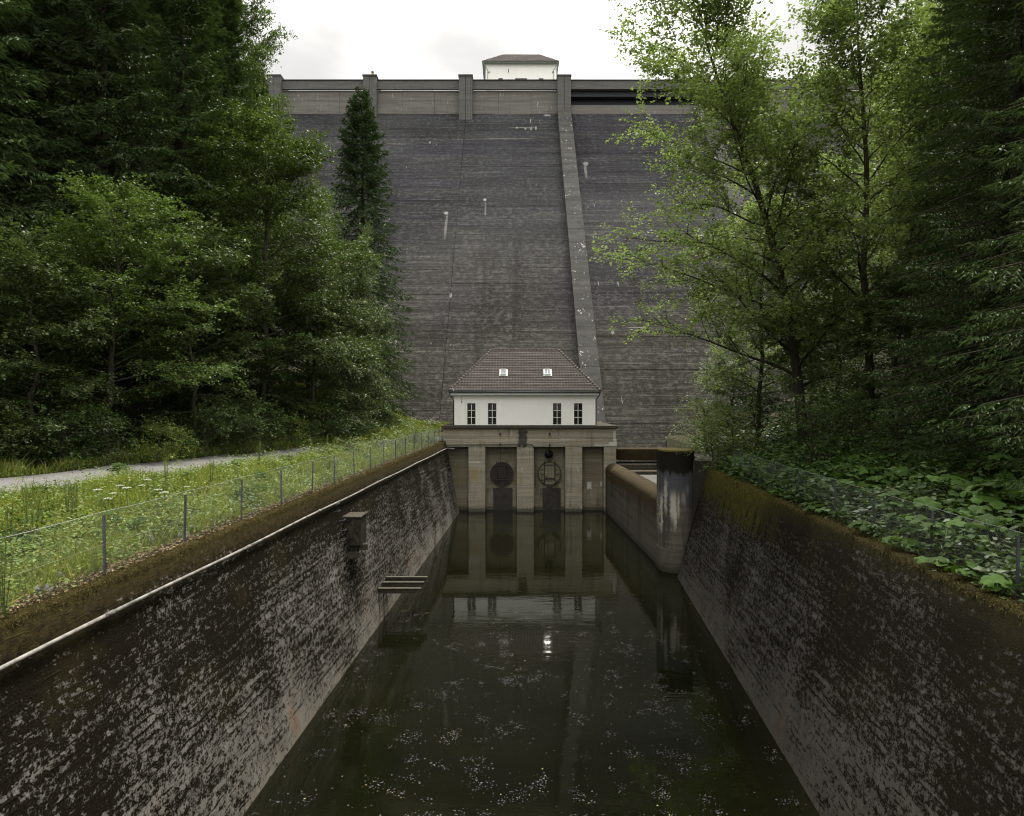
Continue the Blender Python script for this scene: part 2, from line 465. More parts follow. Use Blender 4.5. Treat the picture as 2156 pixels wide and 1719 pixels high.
def mat_ground(name, a, b, c2):
    k = NT(name); p = k.pos()
    n = k.noise(p, 2.5, 6, 0.7); m = k.noise(p, 0.4, 3)
    c = k.mix(k.mr(n, 0.3, 0.7), a, b)
    c = k.mix(k.mr(m, 0.5, 0.7), c, c2)
    return k.done(k.bsdf(c, 0.95, k.bump(n, 0.7, 0.05), 0.1))

def mat_asphalt():
    k = NT('old_asphalt'); p = k.pos()
    n = k.noise(p, 40, 4, 0.7); m = k.noise(p, 0.8, 5, 0.65)
    c = k.mix(k.mr(n, 0.3, 0.7), (0.105, 0.103, 0.100), (0.155, 0.152, 0.147))
    c = k.mix(k.math('MULTIPLY', k.mr(m, 0.45, 0.75), 0.45), c, (0.13, 0.125, 0.115))
    return k.done(k.bsdf(c, 0.9, k.bump(n, 0.4, 0.01), 0.2))

def mat_tiles():
    k = NT('roof_tiles'); p = k.pos()
    isl = k.island()
    n = k.noise(p, 3.0, 5, 0.65); f = k.noise(p, 22, 3, 0.7)
    c = k.mix(k.mr(n, 0.3, 0.7), (0.082, 0.069, 0.063), (0.118, 0.099, 0.088))
    c = k.mix(k.math('MULTIPLY', k.mr(f, 0.45, 0.75), 0.5), c, (0.055, 0.043, 0.040))
    c = k.mix(k.math('MULTIPLY', k.mr(k.noise(p, 0.8, 3), 0.52, 0.66), 0.4), c, (0.155, 0.135, 0.115))
    c = k.mix(k.math('MULTIPLY', isl, 0.25), c, (0.12, 0.10, 0.10))
    return k.done(k.bsdf(c, 0.75, k.bump(f, 0.3, 0.01), 0.3))

def mat_glass(name, col, rough=0.04):
    k = NT(name); p = k.pos()
    n = k.noise(p, 0.8, 2)
    return k.done(k.bsdf(col, rough, k.bump(n, 0.05, 0.02), 0.6, 0.0, IOR=1.5))

def mat_render():
    k = NT('white_render'); p = k.pos(); o = k.sep(p)
    n = k.noise(p, 30, 4, 0.7); m = k.noise(p, 0.7, 4, 0.6)
    runs = k.noise(k.scale(p, (2.2, 2.2, 0.15)), 1, 4, 0.6)
    c = k.mix(k.mr(m, 0.3, 0.7), (0.83, 0.82, 0.77), (0.87, 0.86, 0.81))
    c = k.mix(k.math('MULTIPLY', k.mr(runs, 0.55, 0.75), 0.25), c, (0.62, 0.61, 0.55))
    return k.done(k.bsdf(c, 0.85, k.bump(n, 0.25, 0.008), 0.2))

M = dict(
    dam=mat_dam(),
    band=mat_board('crest_concrete', (0.130, 0.125, 0.110), (0.19, 0.183, 0.163), (0.10, 0.098, 0.09), 0.55, 2.2, lime=0.5),
    parapet=mat_board('parapet_concrete', (0.095, 0.094, 0.089), (0.138, 0.136, 0.127), (0.08, 0.08, 0.078), 0.6, 4.0),
    rib=mat_board('rib_concrete', (0.054, 0.053, 0.050), (0.085, 0.083, 0.077), (0.022, 0.021, 0.019), 0.5, 1.3, lime=0.9),
    core=plain('joint_shadow_concrete', (0.03, 0.029, 0.026)),
    coping=plain('coping_concrete', (0.05, 0.049, 0.046), 0.85),
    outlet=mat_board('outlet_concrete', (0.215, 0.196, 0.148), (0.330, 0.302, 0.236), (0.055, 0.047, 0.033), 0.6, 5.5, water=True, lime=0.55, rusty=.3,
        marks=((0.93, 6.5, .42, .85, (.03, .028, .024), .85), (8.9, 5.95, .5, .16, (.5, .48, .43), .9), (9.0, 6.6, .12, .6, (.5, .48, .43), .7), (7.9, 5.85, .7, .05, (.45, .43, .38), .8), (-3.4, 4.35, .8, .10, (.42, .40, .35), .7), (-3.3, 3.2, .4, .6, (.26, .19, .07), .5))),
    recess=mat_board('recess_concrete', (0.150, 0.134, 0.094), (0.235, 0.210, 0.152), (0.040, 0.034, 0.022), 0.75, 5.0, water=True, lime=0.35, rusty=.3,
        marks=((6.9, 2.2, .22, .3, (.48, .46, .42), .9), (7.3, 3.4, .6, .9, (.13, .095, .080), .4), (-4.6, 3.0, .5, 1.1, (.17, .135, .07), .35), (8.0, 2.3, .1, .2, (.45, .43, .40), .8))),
    lip=mat_moss('mossy_lip', (0.035, 0.031, 0.024), (0.085, 0.076, 0.058)),
    wet=plain('wet_black_concrete', (0.020, 0.018, 0.013), 0.35, 0, 0.5, 3),
    rust=plain('rusty_plate', (0.030, 0.019, 0.017), 0.6, 0.2, 0.35, 5),
    iron=plain('painted_iron', (0.028, 0.026, 0.026), 0.5, 0.4),
    olive=plain('weathered_steel', (0.046, 0.042, 0.027), 0.6, 0.3, 0.35),
    beam=mat_moss('mossy_beam', (0.018, 0.012, 0.006), (0.042, 0.027, 0.012), 6),
    low=mat_board('low_wall_concrete', (0.062, 0.056, 0.045), (0.098, 0.089, 0.073), (0.024, 0.020, 0.014), 0.8, 4.5, water=True, lime=0.2),
    omoss=mat_moss('orange_moss', (0.036, 0.024, 0.009), (0.090, 0.058, 0.019), 11),
    dkmoss=mat_moss('black_moss_concrete', (0.008, 0.007, 0.005), (0.050, 0.044, 0.034), 5),
    gmoss=mat_moss('olive_moss', (0.046, 0.040, 0.012), (0.120, 0.100, 0.028), 12),
    wall_l=mat_wall('left_wall_concrete', (0.042, 0.033, 0.011)),
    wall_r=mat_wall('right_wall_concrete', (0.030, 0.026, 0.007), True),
    galv=plain('galvanised_steel', (0.085, 0.089, 0.098), 0.5, 0.5, 0.2),
    dpost=plain('dark_steel_post', (0.060, 0.062, 0.070), 0.55, 0.3),
    wire=plain('galvanised_wire', (0.21, 0.215, 0.215), 0.5, 0.4),
    dwire=plain('old_wire', (0.12, 0.125, 0.13), 0.6, 0.3),
    pipe=plain('grey_pipe', (0.17, 0.162, 0.142), 0.6, 0, 0.5, 3),
    white=mat_render(),
    trim=plain('pale_trim', (0.55, 0.56, 0.52), 0.6, 0, 0.08),
    frame=plain('white_window_frame', (0.78, 0.77, 0.74), 0.5, 0, 0.06),
    zinc=plain('zinc_gutter', (0.085, 0.095, 0.090), 0.5, 0.3),
    copper=plain('green_grey_eaves', (0.30, 0.34, 0.31), 0.6, 0.1, 0.15),
    tiles=mat_tiles(),
    ridge=plain('ridge_tiles', (0.075, 0.062, 0.052), 0.85, 0, 0.4, 7),
    glass=mat_glass('dark_window_glass', (0.012, 0.012, 0.010)),
    skyglass=mat_glass('skylight_glass', (0.16, 0.18, 0.20), 0.03),
    navy=plain('dark_bridge_steel', (0.020, 0.021, 0.028), 0.5, 0.2),
    water=mat_water(),
    bed=plain('canal_bed_mud', (0.02, 0.018, 0.01), 0.95),
    asphalt=mat_asphalt(),
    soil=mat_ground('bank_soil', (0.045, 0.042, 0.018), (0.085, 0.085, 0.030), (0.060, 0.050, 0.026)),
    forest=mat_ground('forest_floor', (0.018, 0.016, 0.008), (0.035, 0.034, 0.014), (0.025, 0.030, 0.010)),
    apron=plain('apron_concrete', (0.075, 0.072, 0.064), 0.9, 0, 0.2, 2),
    stone=plain('grey_stone', (0.105, 0.102, 0.098), 0.85, 0, 0.4, 4),
    yellow=plain('yellow_paint', (0.5, 0.32, 0.03), 0.6),
    bark=mat_bark('dark_bark', (0.020, 0.017, 0.012), (0.055, 0.047, 0.034)),
    bark2=mat_bark('grey_bark', (0.030, 0.028, 0.020), (0.080, 0.072, 0.054)),
    beech=mat_leaf('beech_leaves', (0.040, 0.068, 0.017), (0.086, 0.128, 0.035), 0.28, spec=0.16),
    beech2=mat_leaf('hornbeam_leaves', (0.044, 0.070, 0.022), (0.086, 0.120, 0.042), 0.25),
    maple=mat_leaf('maple_leaves', (0.070, 0.098, 0.034), (0.138, 0.176, 0.070), 0.54, (1.32, 1.42, 0.72)),
    spruce=mat_leaf('spruce_needles', (0.031, 0.054, 0.016), (0.070, 0.110, 0.031), 0.12, rough=0.6, spec=0.2),
    spruce2=mat_leaf('blue_green_spruce_needles', (0.030, 0.055, 0.020), (0.064, 0.104, 0.034), 0.12, rough=0.6, spec=0.2),
    grass=mat_leaf('grass_blades', (0.085, 0.115, 0.022), (0.165, 0.190, 0.045), 0.35, rough=0.6, spec=0.2, dry=((0.26, 0.21, 0.09), 0.93), patch=.7),
    herb=mat_leaf('herb_leaves', (0.062, 0.100, 0.020), (0.130, 0.175, 0.042), 0.30, rough=0.55, dry=((0.19, 0.18, 0.04), 0.95), patch=.8),
    dherb=mat_leaf('shade_leaves', (0.024, 0.046, 0.012), (0.052, 0.086, 0.022), 0.30, spec=0.18),
    burr=mat_leaf('butterbur_leaves', (0.018, 0.040, 0.008), (0.046, 0.086, 0.016), 0.28, rough=0.7, spec=0.08, ovar=0.45),
    stalk=plain('plant_stalk', (0.09, 0.11, 0.035), 0.7),
    seed=mat_leaf('seed_heads', (0.075, 0.105, 0.026), (0.14, 0.165, 0.045), 0.25),
    petal=plain('white_flower', (0.46, 0.46, 0.40), 0.7),
    litter=mat_leaf('dry_litter', (0.10, 0.065, 0.030), (0.30, 0.22, 0.12), 0.0, rough=0.8),
    scum=mat_leaf('floating_foam', (0.018, 0.017, 0.018), (0.105, 0.100, 0.110), 0.0, rough=0.8, dry=((0.28, 0.25, 0.12), 0.965)),
)

# ------------------------------------------------------------------ canal lines (plan)
def lerp(a, b, t): return a + (b - a) * t
def pl(xs, ys, v): return float(np.interp(v, xs, ys))
def lw_top(d): return lerp(-7.64, -5.75, (d - 10.2) / 49.8)          # x of left wall's inner top edge
def lw_bot(d): return lerp(-6.20, -4.58, (d - 15.74) / 44.26)
ZL, ZR = CAMZ - 3.33, CAMZ - 3.55
def rw_top(d): return lerp(8.45, 10.62, (d - 11.2) / 25.8)
def rw_bot(d): return lerp(7.10, 9.04, (d - 15.74) / 21.76)
def r_edge(d): return pl([-30, 11.2, 37, 45, 60, 74, 130], [5.0, 8.45, 10.62, 13.0, 15.0, 16, 40], d)
def l_edge(d): return lw_top(min(d, 60)) if d < 60 else pl([60, 74, 130], [-5.75, -6.0, -6], d)
ROADX = ([-20, 8, 18, 25, 35, 45, 55, 62], [-26, -20.4, -17.8, -16.0, -13.9, -11.6, -9.0, -7.2])
def road_x(d): return pl(*ROADX, d)
HILLX = ([-30, 10, 20, 35, 45, 55, 65, 74, 130], [-30, -25.5, -22.0, -17.8, -15.0, -12.6, -11.0, -9.8, -9])
def hill_x(d): return pl(*HILLX, d)
def bumpy(x, y): return 0.10 * math.sin(x * 1.1 + y * 0.7) + 0.08 * math.sin(y * 1.7 - x * 0.6) + 0.05 * math.sin(3.1 * x + 2.3 * y)
def hl(x, d):
    e = l_edge(d); s = e - x
    base = ZL - 0.10 + min(max(s, 0), 10) * 0.075 + max(0, d - 50) * 0.025
    h = base
    k = hill_x(d) - x
    if k > 0: h = base + k * 0.62 - 0.6 * (1 - math.exp(-k))
    rd = abs(x - road_x(d))
    b = bumpy(x, d)
    if rd < 2.3 and d < 61: b *= max(0, (rd - 1.5) / 0.8)
    return h + b * min(1, max(0, (s - .5) * 0.6)) * (0.7 if k < 0 else 1.6)
def hr(x, d):
    s = x - r_edge(d)
    h = ZR - 0.12 + min(max(s, 0), 9) * 0.16 + max(0, s - 9) * 0.55
    return h + bumpy(x, d) * min(1, max(0, s * 0.5)) * 1.2

# ------------------------------------------------------------------ ground, water, road
def terrain(name, hfun, edge, side, mat):
    ds = np.concatenate([np.arange(-30, 70, 1.0), np.arange(70, 131, 5.0)])
    ss = np.concatenate([[0, 0.25, 0.5], np.arange(1, 24, 0.8), np.arange(24, 100, 6.0)])
    V, F = [], []
    for i, d in enumerate(ds):
        for j, s in enumerate(ss):
            x = edge(d) + side * (s + 0.42)
            V.append((x, d, hfun(x, d)))
    for i in range(len(ds)):                              # skirt down to the bed
        x, d, z = V[i * len(ss)]
        V.append((x, d, -1.5))
    n = len(ss); b = len(ds) * n
    for i in range(len(ds) - 1):
        for j in range(n - 1):
            F.append((i * n + j, (i + 1) * n + j, (i + 1) * n + j + 1, i * n + j + 1))
        F.append((b + i, b + i + 1, (i + 1) * n, i * n))
    me = raw_mesh(name, V, F, mat, True)
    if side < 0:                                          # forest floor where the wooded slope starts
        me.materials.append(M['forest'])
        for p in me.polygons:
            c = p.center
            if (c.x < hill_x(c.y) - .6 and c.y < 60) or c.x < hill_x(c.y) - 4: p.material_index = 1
    o = link(name, me)
    return tag(o, kind='structure')
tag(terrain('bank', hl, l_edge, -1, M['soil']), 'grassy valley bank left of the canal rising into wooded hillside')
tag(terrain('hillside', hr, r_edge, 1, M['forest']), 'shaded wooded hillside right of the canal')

o = link('ground', MB().face([(-900, -900, -1.6), (900, -900, -1.6), (900, 900, -1.6), (-900, 900, -1.6)]).mesh('ground', M['bed']))
tag(o, 'dark valley floor under everything', kind='structure')
o = link('water', MB().face([(-11, -25, 0), (13, -25, 0), (13, 64, 0), (-11, 64, 0)]).mesh('water', M['water']))
tag(o, 'dark olive water of the outlet canal', kind='structure')

V, F = [], []
rds = np.arange(-20, 61.5, 1.0)
for d in rds:
    w = 1.65 + 0.1 * math.sin(d * 0.9)
    for j, off in enumerate((-w - .1, -w, -w * .33, w * .33, w, w + .1)):
        x = road_x(d) + off
        z = max(hl(road_x(d), d), hl(x, d)) + (0.05 if j not in (0, 5) else -0.12)
        V.append((x, d, z))
for i in range(len(rds) - 1):
    for j in range(5): F.append((i * 6 + j, i * 6 + j + 1, (i + 1) * 6 + j + 1, (i + 1) * 6 + j))
o = link('road', raw_mesh('road', V, F, M['asphalt'], True))
tag(o, 'narrow grey asphalt service road along the grassy bank', kind='structure')

# spillway apron behind the low wall
o = link('pavement', MB().box(9.6, 17.5, 41, 69, 0.5, 3.3).mesh('pavement', M['apron']))
tag(o, 'pale concrete apron at the foot of the spillway', kind='structure')

# ------------------------------------------------------------------ canal walls
def wall_mesh(name, d0, d1, xb, xt, zt, thick, side, mat, n=90, mv=10):
    V, UV, F = [], [], []
    for i in range(n + 1):
        d = lerp(d0, d1, i / n)
        prof = []
        for j in range(mv + 1):
            t = j / mv
            z = lerp(-1.2, zt, t)
            tt = z / zt
            prof.append((lerp(xb(d), xt(d), tt), z, z))
        wob = 0.02 * math.sin(d * 2.1) + 0.015 * math.sin(d * 5.3)
        prof.append((xt(d) + side * 0.05, zt + 0.035 + wob, zt + .1))
        prof.append((xt(d) + side * thick, zt + 0.03 + wob, zt + .6))
        prof.append((xt(d) + side * thick, -1.2, zt + 5))
        for x, z, v in prof:
            V.append((x, d, z)); UV.append((d, v))
    m = mv + 4
    for i in range(n):
        for j in range(m - 1):
            q = (i * m + j, (i + 1) * m + j, (i + 1) * m + j + 1, i * m + j + 1)
            F.append(q if side > 0 else q[::-1])
    caps = [list(range(m)), [n * m + j for j in range(m)][::-1]]
    me = raw_mesh(name, V, [np.array(F), np.array(caps)], mat, False, UV)
    return me
WL = empty('canal_wall', (-6, 30, 0), 'long battered concrete canal wall with dark moss and a thin pipe, below the grassy bank', 'wall')
link('wall_body', wall_mesh('wall_body', -12, 59.6, lw_bot, lw_top, ZL, 0.55, -1, M['wall_l']), WL)
WR = empty('canal_wall', (9.5, 25, 0), 'dark mossy battered concrete canal wall below the large-leaved plants', 'wall')
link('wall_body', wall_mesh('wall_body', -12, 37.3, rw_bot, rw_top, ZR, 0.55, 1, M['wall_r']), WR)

def left_hit(px, py):
    """point of the left wall's face seen at a picture position"""
    lo, hi = 6.0, 60.0
    def g(d):
        x, _, z = at(px, py, d)
        return x - lerp(lw_bot(d), lw_top(d), z / ZL)
    for _ in range(60):
        m = (lo + hi) / 2
        if g(lo) * g(m) <= 0: hi = m
        else: lo = m
    return at(px, py, (lo + hi) / 2)

def blade_mesh(name, P, A, W, mat, bend=None):
    """quads: P base (n,3), A tip vector (n,3), W half-width vector (n,3); diamond leaves"""
    n = len(P)
    V = np.empty((n, 4, 3), np.float32)
    mid = P + A * 0.45
    if bend is not None: mid = mid + bend
    V[:, 0] = P; V[:, 1] = mid + W; V[:, 2] = P + A; V[:, 3] = mid - W
    F = np.arange(n * 4).reshape(n, 4)
    return raw_mesh(name, V.reshape(-1, 3), F, mat)

def unit(a): return a / np.maximum(1e-6, np.linalg.norm(a, axis=-1, keepdims=True))
def rnd_dirs(n): return unit(rng.normal(size=(n, 3)))

# moss fringe on both copings (uneven edge), part of the walls
def fringe(parent, d0, d1, xt, zt, side, mat, n, name='moss_fringe', hang=0.16):
    d = rng.uniform(d0, d1, n)
    d = d0 + (d1 - d0) * (rng.uniform(0, 1, n) ** 1.4)
    x = np.array([xt(v) for v in d]) + side * (rng.uniform(-0.03, 0.5, n) ** 1.0)
    edge = rng.uniform(0, 1, n) < 0.55
    x = np.where(edge, np.array([xt(v) for v in d]) - side * 0.01 + side * rng.uniform(0, .06, n), x)
    z = np.where(edge, zt + rng.uniform(-0.12, 0.05, n), zt + 0.04)
    P = np.stack([x, d, z], 1)
    A = rng.normal(size=(n, 3)) * 0.025
    A[:, 2] = np.where(edge, -rng.uniform(0.01, hang * .6, n), rng.uniform(0.01, 0.05, n))
    A[:, 0] -= side * 0.015
    W = rnd_dirs(n) * 0.009
    o = link(name, blade_mesh(name, P, A, W, mat), parent)
    o['kind'] = 'stuff'
fringe(WL, 7.5, 59.6, lw_top, ZL, -1, M['gmoss'], 34000)
fringe(WR, 9, 37.2, rw_top, ZR, 1, M['gmoss'], 20000)

# pipe on the left wall
PIPE = empty('wall_pipe', (lw_top(30), 30, 5.6), 'thin pale grey pipe running along the left canal wall below its coping', 'pipe')
zp = ZL - 0.53
def pipe_pt(d): return (lerp(lw_bot(d), lw_top(d), zp / ZL) + 0.085, d, zp + 0.015 * math.sin(d * .6))
seg = [-2, 6.5, 12.5, 18.5, 24.5, 30.5, 36.5, 42.5, 48.5, 54, 59.4]
for a, b in zip(seg[:-1], seg[1:]):
    MB().tube([pipe_pt(lerp(a, b, t / 4)) for t in range(5)], 0.036, 10).build('pipe_length', M['pipe'], PIPE, True)
for b in seg[1:-1]:
    MB().tube([pipe_pt(b - 0.12), pipe_pt(b + 0.12)], 0.046, 10).build('sleeve', M['pipe'], PIPE, True)
for d in np.arange(7.5, 59, 3.0):
    p = pipe_pt(d)
    MB().box(p[0] - 0.12, p[0] + 0.05, d - .015, d + .015, p[2] - .055, p[2] - .045).build('clamp', M['iron'], PIPE)

# concrete bracket with steel channels on the left wall
q = left_hit(722, 1090)
bk = empty('wall_bracket', q, 'mossy concrete bracket block with two short steel channels jutting from the left canal wall', 'bracket')
bx0, bd, bz = q[0] - 0.4, q[1], q[2]
sc = FPX / bd
w = 38 / sc; hgt = 60 / sc
MB().box(bx0, q[0] + w, bd - .05, bd + 1.05, bz - hgt, bz).build('block', M['dkmoss'], bk, bevel=.03)
MB().box(bx0, q[0] + w + .03, bd - .09, bd + 1.1, bz + .003, bz + .05).build('moss_cap', M['lip'], bk, bevel=.02)
MB().hexa([(bx0, bd + .1, bz - hgt - .95), (q[0] + .25, bd + .1, bz - hgt - .95), (q[0] + .25, bd + .8, bz - hgt - .95), (bx0, bd + .8, bz - hgt - .95),
           (bx0, bd + .05, bz - hgt - .003), (q[0] + w - .1, bd + .05, bz - hgt - .003), (q[0] + w - .1, bd + .9, bz - hgt - .003), (bx0, bd + .9, bz - hgt - .003)]).build('haunch', M['dkmoss'], bk)
for (dd, dx, dz) in ((-.35, -.05, -.30), (.25, .22, -.10)):
    y0 = bd + dd; x0 = q[0] - .35 + dx; x1 = q[0] + w + dx; z1 = bz - hgt + dz + .12
    MB().box(x0, x1, y0, y0 + .03, z1 - .24, z1).box(x0, x1, y0 + .032, y0 + .13, z1 - .03, z1).box(x0, x1, y0 + .032, y0 + .13, z1 - .24, z1 - .21).build('channel', M['olive'], bk)

# three steel beams cantilevered just above the water
for i, (px, py, x2) in enumerate(((812, 1219, 900), (806, 1230, 893), (797, 1243, 887))):
    q = left_hit(px, py)
    b = empty('steel_beam', q, ('olive steel beam jutting from the left wall, the one closest to the outlet', 'olive steel beam jutting from the left wall between two others', 'olive steel beam jutting from the left wall, the one farthest from the outlet')[i],
              'beam', 'steel beams jutting over the water')
    ln = (x2 - px) * q[1] / FPX
    x0, x1, y, z = q[0] - .3, q[0] + ln, q[1], q[2]
    MB().box(x0, x1, y - .10, y + .10, z + .08, z + .10).build('flange', M['olive'], b)
    MB().box(x0, x1, y - .10, y + .10, z - .12, z - .10).build('flange', M['olive'], b)
    MB().box(x0, x1, y - .012, y + .012, z - .097, z + .077).build('web', M['olive'], b)

# step irons left of the bracket
for i, (px, py) in enumerate(((704, 1061), (706, 1076), (717, 1095), (719, 1116), (716, 1137))):
    q = Vector(left_hit(px, py))
    m = MB().tube([q + Vector((-.05, .18, 0)), q + Vector((.16, .18, 0)), q + Vector((.16, -.18, 0)), q + Vector((-.05, -.18, 0))], 0.014, 6)
    o = link('step_iron', m.mesh('step_iron', M['galv']))
    tag(o, 'small bent step iron in the left canal wall beside the mossy bracket', 'rung', 'step irons in the left wall')

# ------------------------------------------------------------------ outlet block
OD = 60.0; S = FPX / OD
def ox(px, d=OD): return (px - CX) * d / FPX
def oz(py, d=OD): return CAMZ - (py - HY) * d / FPX
OUT = empty('outlet_block', (1.5, 62, 0), 'weathered tan concrete outlet block with four piers under the white house', 'outlet structure')
dz0, dz1 = oz(903), oz(896.5)
# back wall, side wing and floor of the recesses
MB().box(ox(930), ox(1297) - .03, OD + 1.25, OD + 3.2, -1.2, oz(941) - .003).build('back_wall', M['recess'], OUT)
MB().box(ox(932), ox(1297.7), OD + .12, OD + 11, oz(925), oz(903) - .003).build('upper_beam', M['outlet'], OUT, bevel=.03)
MB().box(ox(930), ox(1299), OD + .02, OD + 3.0, oz(941.5), oz(925) - .004).build('lower_beam', M['outlet'], OUT, bevel=.04)
MB().box(ox(929), ox(1301), OD - .12, OD + 11.2, oz(903) + .002, dz1).build('mossy_lip', M['lip'], OUT, bevel=.04)
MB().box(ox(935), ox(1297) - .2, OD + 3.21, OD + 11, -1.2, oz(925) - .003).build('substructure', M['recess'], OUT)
for a, b in ((986, 1022), (1088, 1124.2), (1190.4, 1226.3), (1271.7, 1297.7)):
    MB().box(ox(a), ox(b), OD + .05, OD + 1.247, -1.2, oz(941.5) - .004).build('pier', M['outlet'], OUT, bevel=.05)
zled = oz(1031)
for a, b in ((940, 985.8), (1022.2, 1087.8), (1124.4, 1190.2), (1226.5, 1271.5)):
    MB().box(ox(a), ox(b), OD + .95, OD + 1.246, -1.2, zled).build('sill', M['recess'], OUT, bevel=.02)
# dark wet slab under each gate and the gate itself
for i, (cx, cy, a, b) in enumerate(((1056.5, 998, 1038, 1079), (1156.8, 996.8, 1143, 1182))):
    c = Vector((ox(cx, 61.2), OD + 1.2, oz(cy, 61.2)))
    MB().box(ox(a), ox(b), OD + .90, OD + .947, -1.2, zled + .02).build('wet_stain_slab', M['wet'], OUT, bevel=.01)
    m = MB(); n = 40; R = 1.02
    ring = lambda y, r: [(c.x + r * math.cos(2 * math.pi * k / n), y, c.z + r * math.sin(2 * math.pi * k / n)) for k in range(n)]
    fr, bkk = ring(OD + .98, R), ring(OD + 1.24, R)
    m.face(fr[::-1])
    for k in range(n): m.face([fr[k], fr[(k + 1) % n], bkk[(k + 1) % n], bkk[k]])
    g = m.build('round_gate', M['rust'] if i == 0 else M['recess'], OUT)
    g['label'] = 'dark reddish round gate plate' if i == 0 else 'round gate with tan boards behind its frame'
    rim = MB()
    ro, ri = ring(OD + .95, R + .03), ring(OD + .95, R - .06)
    rb = ring(OD + 1.24, R + .03)
    for k in range(n):
        k2 = (k + 1) % n
        rim.face([ro[k], ri[k], ri[k2], ro[k2]]); rim.face([rb[k], ro[k], ro[k2], rb[k2]])
    rim.build('rim', M['iron'] if i == 0 else M['olive'], g)
    for sx in (-.5, .44):
        MB().box(c.x + sx, c.x + sx + .07, OD + .86, OD + .95, c.z - .85, c.z + 1.15).build('guide_rail', M['iron'], g)
    MB().box(c.x - .5, c.x + .51, OD + .84, OD + .859, c.z - .52, c.z - .42).build('crossbar', M['olive'] if i == 0 else M['iron'], g)
    MB().box(c.x - .5, c.x + .51, OD + .84, OD + .859, c.z + .72, c.z + .80).build('crossbar', M['iron'], g)
    MB().box(c.x - .4, c.x + .4, OD + .90, OD + .972, c.z - .38, c.z + .68).build('leaf_panel', M['rust'] if i == 0 else M['recess'], g, bevel=.02)
    if i == 1:
        for dz in (-.62, -.12, .3):
            MB().box(c.x - .82, c.x - .52, OD + .955, OD + .975, c.z + dz, c.z + dz + .04).build('strap', M['iron'], g)
            MB().box(c.x + .52, c.x + .82, OD + .955, OD + .975, c.z + dz, c.z + dz + .04).build('strap', M['iron'], g)
    MB().box(c.x - .2, c.x + .2, OD + .92, OD + 1.24, zled - .1, c.z - R - .01).build('drain_spout', M['wet'], OUT)
# lugs, vertical stain strip, conduit
for px, py in ((1053, 914), (1157, 914), (1053, 936), (1157, 937)):
    MB().box(ox(px) - .07, ox(px) + .07, OD - .12, OD + .11, oz(py) - .08, oz(py) + .1).build('lug', M['iron'], OUT)
cz = oz(936.5)
MB().tube([(ox(936), OD - .03, cz - .03), (ox(1053), OD - .03, cz), (ox(1120), OD - .03, cz), (ox(1122.5), OD - .03, cz - .1), (ox(1123), OD - .03, cz - .3)], .03, 6).build('conduit', M['iron'], OUT, True)
MB().tube([(ox(1053), OD - .05, cz - .05), (ox(1053.5), OD + .9, oz(975))], .015, 5).build('gate_chain', M['iron'], OUT)
MB().tube([(ox(1157), OD - .05, cz - .05), (ox(1157), OD + .7, oz(950))], .02, 5).build('gate_chain', M['iron'], OUT)
hn = empty('alarm_horn', (ox(1156), OD + .8, oz(957)), 'dark bell-shaped horn hanging under the outlet beam above the tan gate', 'horn')
hc = Vector((ox(1156), OD + .75, oz(957)))
MB().tube([hc + Vector((0, .42, .1)), hc + Vector((0, .2, .05)), hc + Vector((0, -.05, -.02)), hc + Vector((0, -.12, -.03))], [.10, .14, .34, .38], 20).build('bell', M['iron'], hn, True)
MB().tube([hc + Vector((-.1, -.14, .1)), hc + Vector((-.1, -.2, .1))], [.13, .12], 16).build('throat', M['dpost'], hn, True)
ft = MB().tube([(lw_top(59.6) + .25, 59.55, oz(944)), (lw_top(59.6) + .75, 59.4, oz(945))], .06, 8)
tag(link('drain_pipe', ft.mesh('drain_pipe', M['pipe'], True)), 'short white drain pipe stub at the far top corner of the left wall', 'pipe')

# low mossy-topped training wall and round-nosed pier
LW = empty('training_wall', (8.8, 50, 0), 'low concrete wall with rounded orange-mossy top between outlet block and round pier', 'wall')
def mat_training():
    k = NT('training_wall_concrete'); p = k.pos(); o = k.sep(p)
    runs = k.noise(k.scale(p, (1.6, 1.6, 0.14)), 1, 5, 0.65); fine = k.noise(p, 9, 6, 0.72); m_ = k.noise(p, 1.2, 4, 0.6)
    boards = k.noise(k.scale(p, (0.15, 0.15, 5)), 1, 4, 0.6)
    c = k.mix(k.mr(boards, .3, .7), (.058, .052, .042), (.092, .083, .067))
    c = k.mix(k.math('MULTIPLY', k.mr(runs, .5, .66), .75), c, (.035, .028, .020))
    dk = k.mr(k.math('ADD', o[2], k.math('MULTIPLY', k.math('SUBTRACT', runs, .5), 3.5)), 2.0, 3.6)
    c = k.mix(k.math('MULTIPLY', dk, k.mr(fine, .35, .6, .95, .5)), c, (.030, .020, .010))
    wl = k.mr(k.math('ADD', o[2], k.math('MULTIPLY', runs, .5)), .75, .4)
    c = k.mix(k.math('MULTIPLY', wl, .7), c, (.03, .028, .02))
    mo = k.mr(k.math('ADD', o[2], k.math('MULTIPLY', k.math('SUBTRACT', fine, .5), 1.1)), 3.45, 3.95)
    mc = k.mix(k.mr(fine, .32, .68), (.020, .015, .008), (.050, .035, .014))
    mc = k.mix(k.math('MULTIPLY', k.mr(m_, .5, .66), .7), mc, (.055, .042, .012))
    c = k.mix(mo, c, mc)
    return k.done(k.bsdf(c, .92, k.bump(k.math('ADD', k.math('MULTIPLY', mo, .8), fine), .8, .05), .15))
def low_x(d): return lerp(8.55, 8.2, (d - 39.6) / 20.4)
V, F = [], []
n = 40; zt = 4.25; th = 1.5
prof = [(0, -1.2), (0, zt - .9)] + [(th / 2 - th / 2 * math.cos(math.pi * k / 12), zt - .55 + .55 * math.sin(math.pi * k / 12)) for k in range(13)] + [(th, zt - .9), (th, -1.2)]
